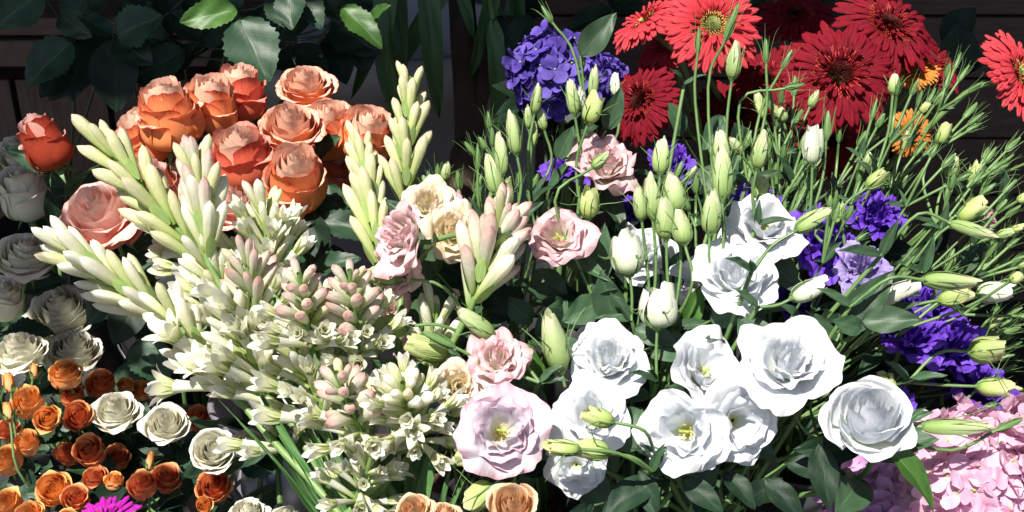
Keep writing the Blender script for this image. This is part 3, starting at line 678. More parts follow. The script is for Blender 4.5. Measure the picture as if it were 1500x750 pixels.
for (x, y, wd, d, fc, ms, ctr, lb) in [
    (887, 237, 112, 1.20, (.12, .55, .65), LPD[0], False, 'pale pink lisianthus with a green bud crossing it, below the violet hydrangea'),
    (818, 345, 110, 1.12, (-.05, .5, .8), LP[0], True, 'pink lisianthus with yellow throat near the centre of the photo'),
    (583, 348, 112, 1.08, (-.70, .2, .6), LPD[0], False, 'pink lisianthus in profile beside the tuberose spikes'),
    (580, 402, 82, 1.10, (-.5, -.1, .75), LPD[0], False, 'small pink lisianthus hanging under the one in profile'),
    (730, 522, 108, 1.06, (.15, .6, .75), LPD[0], False, 'half shaded pink lisianthus above the large lilac-rimmed one'),
    (735, 630, 152, 1.01, (.05, .3, .9), LL, True, 'large lilac-white lisianthus with pink rim and open yellow throat'),
    (605, 525, 70, 1.17, (-.3, .2, .9), LPD[0], False, 'pink lisianthus glimpsed behind the white tuberose tip'),
    (628, 298, 92, 1.15, (.0, .5, .8), LC[0], False, 'cream yellow lisianthus behind the tall tuberose spike'),
    (664, 335, 108, 1.13, (.2, .3, .8), LC[0], False, 'cream and pink lisianthus left of the pink-budded tuberose'),
    (672, 565, 92, 1.05, (.2, .2, .85), LC[0], False, 'cream peach lisianthus behind the white tuberose cluster'),
    (652, 300, 66, 1.24, (.3, .5, .7), LPD[0], False, 'pale pink ruffled bloom tucked behind the cream yellow lisianthus'),
    (700, 560, 74, 1.12, (-.2, .3, .9), LPD[0], False, 'soft pink bloom squeezed above the left rim of the lilac-white one'),
    (570, 452, 60, 1.18, (-.2, .2, .9), LPD[0], False, 'blush bloom in shade behind the brownish pink tuberose buds'),
    (1448, 318, 44, 1.22, (.6, .3, .6), LP[0], False, 'tiny pale pink bloom among the buds at the right edge'),
]:
    flower('pink_lisianthus', lb, 'flower', 'lisp' if x < 1000 else 'lisr', 'pink and cream lisianthus blooms', x, y, wd, d, fc, ms, hgt=.45, wn=2.1, sepals=False, centre=ctr, leaves=(4, 'lisi', .06))
for (x, y, wd, d, fc, ms, lb) in [
    (1290, 312, 95, 1.20, (.1, .6, .7), LV[0], 'violet lisianthus behind the bud stems below the orange flower'),
    (1205, 350, 115, 1.19, (.1, .5, .8), LV[1], 'violet lisianthus at the right side of the white blooms'),
    (1262, 385, 88, 1.13, (-.1, .5, .8), LV2, 'faded lavender lisianthus right of the white blooms'),
    (1335, 480, 120, 1.17, (.1, .6, .7), LV[0], 'deep violet ruffled lisianthus above the pink hydrangea'),
    (1400, 500, 110, 1.18, (.2, .6, .7), LV[1], 'violet ruffled bloom right of the deep violet one'),
    (1440, 560, 95, 1.18, (.2, .6, .7), LV[0], 'violet bloom at far right touching the pink hydrangea'),
    (1385, 555, 70, 1.28, (.0, .7, .6), LV[1], 'violet bloom just above the top of the pink hydrangea'),
    (1350, 440, 90, 1.24, (.0, .7, .6), LV[0], 'violet bloom in shade behind the three long pale buds'),
    (1110, 300, 86, 1.22, (.1, .6, .7), LV[1], 'violet bloom peeping over the top of the white lisianthus'),
    (925, 305, 50, 1.30, (.0, .5, .8), LV[0], 'small violet bloom between the pink bloom and the pale buds'),
    (985, 235, 86, 1.42, (.2, .6, .7), LV[1], 'shaded violet bloom under the dark red gerbera'),
    (838, 235, 84, 1.40, (-.2, .6, .7), LV[0], 'shaded violet bloom left of the pale pink lisianthus'),
    (1318, 600, 60, 1.12, (.1, .3, .8), LV[1], 'violet bloom tucked behind the rose-shaped white bloom'),
    (1170, 440, 80, 1.24, (.1, .5, .8), LV[0], 'violet bloom in the gap between the white blooms and the pale bud'),
]:
    flower('violet_lisianthus', lb, 'flower', 'lisr' if x > 1050 else 'hyv', 'violet lisianthus blooms', x, y, wd, d, fc, ms, hgt=.5, wn=1.9, sepals=False, leaves=(3, 'dark', .06))

# --- gerberas
def ray_mesh(mat, seed, wid=.10, droop=.1, L0=1.):
    rg = random.Random(seed); tw = rg.uniform(-.12, .12); ph = rg.uniform(0, 6); dr = droop * rg.uniform(.5, 1.3); L0 *= rg.uniform(.9, 1.04)
    def fn(U, V):
        wd = wid * (.45 + .55 * np.sin(np.clip(V * 1.15, 0, 1) * pi / 2)) * np.sqrt(np.maximum(1e-4, 1 - np.clip((V - .86) / .15, 0, 1) ** 2))
        x = U * wd; y = .24 + (L0 - .24) * V * (1 - .03 * np.abs(U)) + .012 * np.cos(U * 7) * (V > .95)
        z = .10 * np.sin(V * pi * .8) - dr * V ** 2 * 1.4 - .018 * np.cos(U * 2 * pi) * V - .12 * (U * wd) ** 2 / max(wid, .01) + .015 * np.sin(V * 7 + ph)
        a = tw * V
        return x * np.cos(a), y, z + x * np.sin(a)
    return gmesh('petal', fn, 8, 9, mat)
def disc_mesh(mat, r_in, r_out, n, h, up, seed, tall=.06):
    rg = random.Random(seed); b = MB()
    for k in range(n):
        rr = r_in + (r_out - r_in) * math.sqrt((k + .5) / n); a = k * 2.39996
        c = Vector((rr * math.cos(a), rr * math.sin(a), h * (1 - (rr / max(r_out, .01)) ** 2)))
        out = Vector((math.cos(a), math.sin(a), up)).normalized()
        tip = c + out * tall * rg.uniform(.7, 1.3); mid = c + Vector((0, 0, 1)) * tall * .5
        b.add(*tube_data([c - Vector((0, 0, .03)), mid, tip], .012, .010, 4, 4))
    return b.mesh('disc', mat)
def gerb_set(mat, seed):
    return dict(ray=[ray_mesh(mat, seed * 9 + i, .074) for i in range(5)], inner=[ray_mesh(mat, seed * 9 + 6 + i, .04, -.05, .56) for i in range(3)])
GS = {'red': gerb_set(M_gred, 1), 'coral': gerb_set(M_gcor, 2), 'orange': gerb_set(M_gora, 3), 'mag': gerb_set(M_gmag, 4)}
DISC = {'dark': [disc_mesh(M_gdark, 0, .20, 150, .06, 3, 1, .08), disc_mesh(M_gdred, .20, .42, 230, .09, .9, 2, .10)],
        'yel': [disc_mesh(M_ggrn, 0, .14, 90, .05, 3, 1), disc_mesh(M_gyel, .14, .28, 150, .06, 1.5, 2, .06)]}
def calyx_mesh():
    a, b, c = lathe_data([(.03, -.2), (.12, -.17), (.22, -.08), (.30, .0), (.2, .02)], 16); return mesh_from('calyx', a, b, M_lgreen, c)
GCAL = calyx_mesh()
def gerbera(label, x, y, wpx, d, fc, kind, disc, key='ger', nray=35, name='gerbera'):
    ax = D(*fc); S = px(wpx, d) / 2; base = P(x, y, d)
    t = thing_at(name, label, 'gerbera', key, 'gerberas behind the bud stems' if key == 'ger' else None)
    e = t.add('bloom', None, TRS(base, frame(ax, spin=rnd.uniform(0, 6)), S))
    for ring, (n, sc, zz) in enumerate(((nray, 1., -.05), (nray - 2, .93, .0), (nray - 4, .80, .04))):
        for k in range(n):
            M = Matrix.Rotation((k + ring * .5) * 2 * pi / n + rnd.uniform(-.04, .04), 4, 'Z') @ Matrix.Translation((0, 0, zz)) @ Matrix.Rotation(rnd.uniform(-.03, .06) + ring * .07, 4, 'X') @ Matrix.Scale(sc * rnd.uniform(.93, 1.05), 4)
            t.add('petal', rnd.choice(GS[kind]['ray']), M, parent=e)
    for k in range(26):
        M = Matrix.Rotation(k * 2 * pi / 26 + rnd.uniform(-.1, .1), 4, 'Z') @ Matrix.Translation((0, 0, .05)) @ Matrix.Rotation(rnd.uniform(.15, .4), 4, 'X') @ Matrix.Scale(rnd.uniform(.8, 1.1), 4)
        t.add('petal', rnd.choice(GS[kind]['inner']), M, parent=e)
    for m in DISC[disc]: t.add('disc', m, Matrix.Translation((0, 0, .09)), parent=e)
    t.add('calyx', GCAL, None, parent=e)
    stem_to(t, key, base - ax * S * .15, ax, .004, .0032, M_stemp)
for q in [
    ('coral red gerbera with pale green centre at the top, right of the middle', 1043, 38, 152, 1.36, (.02, .25, .95), 'coral', 'yel'),
    ('coral gerbera in profile facing up, left of the one with pale green centre', 950, 35, 130, 1.42, (-.55, .75, .25), 'coral', 'yel'),
    ('coral red gerbera with head turned down behind the profile one', 985, 72, 110, 1.46, (-.25, .6, .4), 'coral', 'yel'),
    ('dark red gerbera with black centre turned half left above the violet bloom', 940, 150, 128, 1.42, (-.62, .2, .72), 'red', 'dark'),
    ('largest deep red gerbera facing forward with a black centre', 1228, 112, 182, 1.34, (.0, .3, .92), 'red', 'dark'),
    ('deep red gerbera tilted behind the top right of the largest one', 1300, 42, 165, 1.42, (.25, .55, .72), 'red', 'dark'),
    ('red gerbera partly hidden at the right behind the orange flower', 1358, 92, 120, 1.47, (.35, .6, .55), 'red', 'dark'),
    ('coral gerbera in profile facing right at the top right edge', 1488, 112, 150, 1.36, (.62, .35, .68), 'coral', 'yel'),
    ('red gerbera behind the bud stems between two large gerberas', 1128, 118, 120, 1.45, (-.1, .5, .8), 'red', 'dark'),
    ('deep shaded red gerbera below the pale green centred one', 1075, 168, 130, 1.50, (.0, .4, .85), 'red', 'dark'),
    ('shaded red gerbera under the largest one, behind the buds', 1215, 205, 130, 1.46, (.1, .2, .9), 'red', 'dark'),
    ('dark red gerbera at the top edge left of the largest one', 1165, 25, 120, 1.55, (-.1, .6, .6), 'red', 'dark'),
    ('orange gerbera with yellow petals right of the largest red one', 1345, 108, 66, 1.43, (-.3, .6, .6), 'orange', 'yel'),
    ('orange flower hanging low beneath the largest red gerberas', 1332, 195, 76, 1.44, (.1, -.1, .8), 'orange', 'yel'),
]: gerbera(*q)
gerbera('magenta gerbera at the bottom edge among the orange spray roses', 155, 772, 122, 1.09, (.0, .72, .62), 'mag', 'dark', 'spray', 20)

# --- hydrangeas
def hyd_petal(mat, seed):
    rg = random.Random(seed); c = rg.uniform(-.1, .25); ph = rg.uniform(0, 6)
    def fn(U, V):
        wd = .30 * np.sin(np.clip(V * .93 + .05, 0, 1) * pi) ** .55 * (.6 + .5 * V)
        x = U * wd; y = .03 + .52 * V * (1 - .0 * U ** 2)
        return x, y, .05 * V + c * V * V * .5 + .25 * x * x + .03 * np.sin(5 * V + ph + 3 * U)
    return gmesh('petal', fn, 5, 6, mat)
HP = {k: [hyd_petal(m, i * 3 + 1) for i in range(4)] for k, m in (('v', M_hyv), ('p', M_hyp), ('m', M_hym))}
def eye_mesh():
    a, b, c = lathe_data([(.0, .07), (.03, .06), (.04, .03), (.03, 0)], 8); return mesh_from('floret', a, b, M_pistil, c)
EYE = eye_mesh()
def hydrangea(label, x, y, wpx, d, fc, kind, key, n=110, fl=.021, flat=.8, group='hydrangea heads'):
    ax = D(*fc); Rr = px(wpx, d) / 2; c = P(x, y, d); rot = frame(ax)
    t = thing_at('hydrangea', label, 'hydrangea', key, group)
    for k in range(n):
        zz = 1 - 1.35 * (k + .5) / n; rr = math.sqrt(max(0, 1 - zz * zz)); a = k * 2.39996
        v = Vector((rr * math.cos(a), rr * math.sin(a), zz * flat)); pos = c + rot.to_3x3() @ (v * Rr * rnd.uniform(.78, 1.08))
        nr = (rot.to_3x3() @ v).normalized() + Vector([rnd.uniform(-.5, .5) for _ in range(3)])
        f = t.add('floret', EYE, TRS(pos, frame(nr, spin=rnd.uniform(0, 6)), fl * rnd.uniform(.85, 1.2)))
        for j in range(4):
            t.add('petal', rnd.choice(HP[kind]), Matrix.Rotation(j * pi / 2 + rnd.uniform(-.1, .1), 4, 'Z') @ Matrix.Rotation(rnd.uniform(-.35, .55), 4, 'X') @ Matrix.Rotation(rnd.uniform(-.3, .3), 4, 'Y') @ Matrix.Scale(rnd.uniform(.9, 1.15), 4), parent=f)
    b = MB()
    for k in range(26):
        zz = 1 - 1.3 * (k + .5) / 26; rr = math.sqrt(max(0, 1 - zz * zz)); a = k * 2.39996
        tip = c + rot.to_3x3() @ (Vector((rr * math.cos(a), rr * math.sin(a), zz * flat)) * Rr * .9)
        b.add(*tube_data([c - ax * Rr * .8, c * .6 + tip * .4 - ax * Rr * .2, tip], .0014, .0009, 4, 4))
    t.add('stalks', b.mesh('stalks', M_stem))
    pts = stem_to(t, key, c - ax * Rr * .8, ax, .0045, .0035)
    stem_leaves(t, pts, 3, 'dark', .10, .55, .95)
hydrangea('blue-violet hydrangea head at the top centre behind the slender buds', 812, 112, 116, 1.42, (-.1, .45, .8), 'v', 'hyv', 90, .027, 1.15)
hydrangea('second violet hydrangea cluster, right behind the yellow-green bud', 885, 118, 56, 1.50, (.3, .5, .7), 'v', 'hyv', 45, .026)
hydrangea('large pink hydrangea filling the bottom right corner', 1425, 712, 222, 1.10, (.05, .7, .65), 'p', 'hyp', 165, .030, .85)
hydrangea('pink hydrangea cut by the right edge beside the large pink one', 1530, 660, 150, 1.16, (.2, .7, .65), 'p', 'hyp', 70, .030, .85)
hydrangea('mauve hydrangea at the bottom edge left of the large pink one', 1292, 750, 150, 1.12, (-.2, .7, .6), 'm', 'hyp', 90, .029, .85)

# --- tuberoses
def tbud_mesh(mat, seed, fat=1.):
    rg = random.Random(seed); bend = rg.uniform(.05, .16); ph = rg.uniform(0, 6)
    def fn(U, V):
        a = U * pi
        pr = np.interp(V, [0, .06, .25, .5, .72, .88, .96, 1], [.05, .07, .095, .125, .14, .115, .062, .006]) * fat
        s3 = np.abs((((a + ph + V * .9) / (2 * pi / 3)) % 1) - .5) * 2          # three petals folded over each other
        pr = pr * (1 + (.17 * s3 ** .6 - .10) * np.clip((V - .15) * 3, 0, 1)) + .004 * np.sin(7 * a + ph)
        tip = np.where(V > .97, 1., 1.)
        return pr * np.cos(a) + bend * V ** 2, pr * np.sin(a), V * tip
    return gmesh('bud', fn, 24, 14, mat)
TB = {'g': [tbud_mesh(M_tubgrn, i) for i in range(3)], 'p': [tbud_mesh(M_tubpink, i + 5) for i in range(4)], 'w': [tbud_mesh(M_tub, i + 9) for i in range(3)]}
def ttube_mesh():
    def fn(U, V):
        a = U * pi; pr = np.interp(V, [0, .3, .8, 1], [.045, .055, .08, .105])
        return pr * np.cos(a) + .10 * V ** 2, pr * np.sin(a), V * .70
    return gmesh('floret', fn, 10, 7, M_tubopen)
TT = ttube_mesh()
def tepal_mesh(seed, op):
    rg = random.Random(seed); bend = op * rg.uniform(.8, 1.2)
    def fn(U, V):
        wd = .10 * np.sin(np.clip(V * .86 + .13, 0, 1) * pi) ** .55
        x = U * wd; y = .085 + bend * (.10 * V + .26 * V ** 2) - .02; z = .52 * V - .20 * bend * V ** 2.5 - .1 * (x / .10) ** 2 * .3
        return x, y + .22 * x * x / .115 * -.5, z
    return gmesh('tepal', fn, 5, 8, M_tubopen)
TE = {'half': [tepal_mesh(i, .30) for i in range(3)], 'open': [tepal_mesh(i + 3, .85) for i in range(3)], 'inner': [tepal_mesh(i + 6, .1) for i in range(2)]}
def bract_mesh():
    def fn(U, V):
        wd = .10 * np.sin(np.clip(V * .85 + .15, 0, 1) * pi) ** .7
        return .07 + .05 * V + 0 * U, U * wd, .42 * V + .05 * U * U
    return gmesh('bract', fn, 4, 5, M_bract)
BR = bract_mesh()
def tuberose(label, tip, low, nb=22, colour='p', length=(.026, .052), open_from=1.1, tilt=(12, 48), key='tub', seed=0, fat=1., group='pale tuberose spikes', axr=.0042, spread=1.):
    """tip and low: (x, y, depth) of the spike's two ends"""
    rg = random.Random(seed + 500); nb = int(nb * 1.6)
    T, B = P(*tip), P(*low); ax = (T - B).normalized(); Ln = (T - B).length
    t = thing_at('tuberose', label, 'tuberose', key, group)
    b, m = foot(key)
    pts = [b, m, m.lerp(B, .55) + Vector((0, 0, .01)), B, B.lerp(T, .5), T]
    t.add('stem', tube('stem', pts, .0040, .0022, M_stemp, 8, 24))
    side = frame(ax).to_3x3()
    for k in range(nb):
        f = (k + .3) / nb                       # 0 tip .. 1 low
        f2 = f ** 1.0
        pos = T.lerp(B, .10 + .92 * f2); a = (k // 2) * 2.39996 + (k % 2) * .75 + rg.uniform(-.2, .2)
        o = side @ Vector((math.cos(a), math.sin(a), 0))
        Lb = (length[0] + (length[1] - length[0]) * min(1, f * 1.35)) * rg.uniform(.84, 1.14)
        tl = R(tilt[0] + (tilt[1] - tilt[0]) * f ** .8 + rg.uniform(-6, 6)) * spread * (.58 if length[1] > .051 else .8)
        dr = ax * math.cos(tl) + o * math.sin(tl)
        # bud's +X leans outward
        z = dr; x = (o - z * o.dot(z)).normalized(); y = z.cross(x)
        rot = Matrix((x, y, z)).transposed().to_4x4()
        pos = pos + o * .003
        if f >= open_from:
            S = Lb * rg.uniform(1.02, 1.25)
            e = t.add('floret', TT, TRS(pos, rot, S))
            opn = 'open' if rg.random() < .08 else 'half'
            Mt = Matrix.Translation((.10, 0, .67)) @ Matrix.Rotation(R(9), 4, 'Y')
            for j in range(6):
                t.add('tepal', rg.choice(TE[opn]), Mt @ Matrix.Rotation(j * pi / 3, 4, 'Z') @ Matrix.Scale(rg.uniform(.9, 1.05) * (.92 if j % 2 else 1), 4), parent=e)
            for j in range(5):
                t.add('tepal', rg.choice(TE['inner'] if opn == 'half' else TE['half']), Mt @ Matrix.Rotation(j * 2 * pi / 5 + .3, 4, 'Z') @ Matrix.Scale(rg.uniform(.68, .82), 4), parent=e)
        else:
            c = colour if rg.random() < .85 else 'g'
            if colour == 'p' and f > .62: c = 'w' if rg.random() < .6 else 'p'
            wdt = fat * ((.84 if fat < 1.15 else .93) - .14 * f) * rg.uniform(.86, 1.1)
            t.add('bud', rg.choice(TB[c]), TRS(pos, rot, (Lb * wdt, Lb * wdt, Lb)))
        if k % 2 == 0 and f > .1:
            t.add('bract', BR, TRS(pos - ax * .002, rot, (Lb * .9, Lb * .9, Lb)))
tubs = [
    ('greenish tuberose spike leaning far left, its tip beside the lone red rosebud', (150, 208, 1.16), (300, 385, 1.17), dict(nb=17, colour='g', length=(.044, .058), tilt=(14, 40), fat=1.0)),
    ('lowest tuberose spike on the left, pale pinkish buds pointing left', (98, 362, 1.13), (250, 470, 1.15), dict(nb=18, colour='w', length=(.044, .056), tilt=(14, 42), fat=.95)),
    ('stem of open white tuberose florets low at left above the metal bucket', (245, 455, 1.12), (350, 590, 1.12), dict(nb=12, colour='w', length=(.044, .050), open_from=.55, tilt=(20, 50), fat=.95)),
    ('upright tuberose spike with pink-green buds in front of the coral roses', (288, 232, 1.13), (305, 385, 1.14), dict(nb=16, colour='p', length=(.034, .054), tilt=(14, 30), fat=1.05)),
    ('tallest tuberose spike, straight upright in front of the pale pots', (600, 112, 1.20), (594, 300, 1.19), dict(nb=18, colour='g', length=(.028, .046), tilt=(12, 30), fat=1.05)),
    ('upright tuberose spike between the rightmost coral rose and the tallest spike', (527, 205, 1.19), (556, 385, 1.17), dict(nb=17, colour='g', length=(.030, .054), tilt=(10, 28), fat=1.0)),
    ('tuberose with pink buds right of the profile pink lisianthus', (742, 305, 1.08), (690, 450, 1.10), dict(nb=18, colour='p', length=(.028, .054), tilt=(22, 46), fat=1.1)),
    ('tuberose with open white florets at the top beside the open coral rose', (385, 300, 1.17), (400, 430, 1.17), dict(nb=18, colour='w', length=(.034, .042), open_from=.4, tilt=(18, 50), fat=1.1)),
    ('tuberose of white florets behind the leftmost greenish spike', (215, 295, 1.21), (310, 400, 1.19), dict(nb=14, colour='w', length=(.036, .048), open_from=.55, tilt=(18, 45))),
    ('tuberose with a cluster of mauve-pink buds left of the middle of the bunch', (358, 372, 1.09), (385, 500, 1.11), dict(nb=18, colour='p', length=(.026, .044), open_from=.6, tilt=(16, 55), fat=1.1)),
    ('tuberose with round pink-tipped buds in the centre of the bunch', (438, 400, 1.04), (462, 520, 1.09), dict(nb=19, colour='p', length=(.020, .038), open_from=.62, tilt=(25, 62), fat=1.25)),
    ('tuberose with small brownish pink buds at the right of the bunch', (512, 395, 1.05), (530, 530, 1.10), dict(nb=20, colour='p', length=(.018, .038), open_from=.65, tilt=(30, 58), fat=1.3)),
    ('front tuberose with rosy buds bunched toward the viewer', (492, 545, 1.00), (540, 660, 1.06), dict(nb=19, colour='p', length=(.020, .036), open_from=.55, tilt=(30, 72), fat=1.35)),
    ('front tuberose of waxy white florets next to the peach lisianthus', (590, 560, 1.00), (612, 650, 1.06), dict(nb=26, colour='w', length=(.024, .038), open_from=.30, tilt=(20, 80), fat=1.3)),
    ('white tuberose florets left of the rosy front spike', (330, 440, 1.10), (400, 590, 1.12), dict(nb=20, colour='w', length=(.034, .050), open_from=.5, tilt=(20, 50))),
    ('tuberose of half open florets filling the middle of the bunch', (430, 500, 1.09), (480, 620, 1.11), dict(nb=20, colour='w', length=(.030, .046), open_from=.45, tilt=(20, 55))),
    ('low tuberose with small star-like florets above the bottom edge', (545, 668, 1.03), (520, 745, 1.07), dict(nb=15, colour='w', length=(.024, .034), open_from=.1, tilt=(20, 80))),
    ('tuberose florets crowded behind the pink-budded spikes', (300, 380, 1.15), (360, 500, 1.16), dict(nb=18, colour='w', length=(.036, .048), open_from=.5, tilt=(20, 50))),
    ('pale yellow tuberose buds just right of the round pink-tipped ones', (480, 440, 1.12), (500, 590, 1.13), dict(nb=18, colour='w', length=(.034, .050), open_from=.5, tilt=(20, 50))),
    ('tuberose with cream buds near the profile pink lisianthus', (640, 445, 1.12), (628, 580, 1.12), dict(nb=10, colour='w', length=(.036, .046), open_from=1.2, tilt=(15, 40))),
    ('low drooping tuberose florets at the left of the green stems', (402, 632, 1.12), (432, 668, 1.13), dict(nb=5, colour='w', length=(.036, .042), open_from=.5, tilt=(30, 60))),
]
for i, (lb, a, b_, kw) in enumerate(tubs): tuberose(lb, a, b_, seed=i, **kw)

# extra grassy leaves in the tuberose bucket
def blade(label, pts, wpx, d, key='tub', kind='strap'):
    pass

# --- lisianthus buds
def lbud_mesh(mat, seed, fat=1., openness=0.):
    rg = random.Random(seed); b = MB()
    for i in range(6):                # petals still wrapped round each other
        t = i / 5
        b.add(*cup_data(i * 2.39996 + rg.uniform(-.2, .2), .03, (.30 + .05 * t) * fat, (.25 + .05 * t + .03 * openness) * fat, .035 + .02 * t + .09 * openness * (.6 + .4 * t),
                        1 - .10 * t * (1 + openness) + rg.uniform(-.04, .04) * (.3 + openness), .30, .016, .05 * openness * rg.uniform(.3, 1.5), .006 + .014 * openness, 3.2, seed * 9 + i,
                        nu=9, nv=11, cut=.22, crinkle=.010 * openness, sq=3., notch=.01 * openness))
    a, f, u = lathe_data([(.03, 0), (.12 * fat, .06), (.18 * fat, .25), (.165 * fat, .5), (.08 * fat, .78), (.005, .86)], 10); b.add(a, f, u)
    return b.mesh('bud', mat)
def calyx5(seed, L0=.9, curl=.3):
    rg = random.Random(seed); b = MB()
    b.add(*tube_data([(0, 0, -.07), (0, 0, 0), (0, 0, .07)], .05, .13, 8, 3))
    for k in range(5):
        a = k * 2 * pi / 5 + rg.uniform(-.2, .2); c, s = math.cos(a), math.sin(a); Lk = L0 * rg.uniform(.7, 1.15); q = curl * rg.uniform(.0, 1.8)
        b.add(*tube_data([(.09 * c, .09 * s, .0), (.215 * c, .215 * s, .20), (.26 * c, .26 * s, .42), ((.27 + q * .30) * c, (.27 + q * .30) * s, Lk * .8), ((.25 + q * .62) * c, (.25 + q * .62) * s, Lk)], .026, .006, 5, 10))
    return b.mesh('calyx', M_lgreen)
LB = {'g': [lbud_mesh(M_lbud, i, 1., .35) for i in range(4)], 'y': [lbud_mesh(M_lbudy, i + 4, .88, 1.25) for i in range(3)], 'w': [lbud_mesh(M_lbudw, i + 7, .92, 1.25) for i in range(3)],
      's': [lbud_mesh(M_lgreen, i + 11, .75) for i in range(3)]}
CX = {'g': [calyx5(i, .85, .7) for i in range(4)], 'y': [calyx5(i + 4, .75, .8) for i in range(3)], 'w': [calyx5(i + 9, .55, .4) for i in range(3)], 's': [calyx5(i + 12, 1.35, .5) for i in range(4)]}
def add_bud(t, A, B, wid, kind, node, r=.0013, curve=None):
    ax = (B - A); Ln = ax.length; ax.normalize()
    S = wid / .44
    e = t.add('bud', rnd.choice(LB[kind]), TRS(A, frame(ax, spin=rnd.uniform(0, 6)), (S, S, Ln)))
    t.add('calyx', rnd.choice(CX[kind]), None, parent=e)
    mid = A - ax * min((A - node).length * .45, .045)
    t.add('pedicel', tube('pedicel', [node, mid, A + ax * Ln * .02], r * 1.15, r, M_stem, 6, 8))
def lisi_stem(label, key, node, buds, leaves=2, lsize=.045, via=None, lk='lisi', group='green lisianthus bud stems', r=.0024):
    """node: (x,y,d) where the pedicels part; buds: (x0,y0,x1,y1,width px,d,kind)"""
    nd = P(*node)
    t = thing_at('lisianthus_stem', label, 'flower stem', key, group)
    b, m = foot(key)
    pts = [b, m] + [P(*v) for v in (via or [])] + [nd]
    if not via: pts.insert(2, m.lerp(nd, .5) + Vector((0, 0, .015)))
    t.add('stem', tube('stem', pts, r * 1.15, r * .8, M_stem, 7, 16))
    for (x0, y0, x1, y1, wd, d, k) in buds:
        A = P(x0, y0, d); B = P(x1, y1, d - rnd.uniform(-.004, .008)); add_bud(t, A, B, px(wd, d) * (.74 if k == 'y' else .88), k, nd)
    for k in range(2):
        o = Vector((rnd.uniform(-1, 1), rnd.uniform(-.6, .2), rnd.uniform(.2, 1))).normalized()
        t.add('leaf', rnd.choice(LEAF[lk]), leaf_M(nd, nd + o * lsize * rnd.uniform(.5, .9), Vector((0, -.5, 1)), .7))
    if leaves: stem_leaves(t, pts, leaves, lk, lsize, .5, .97)
    return t
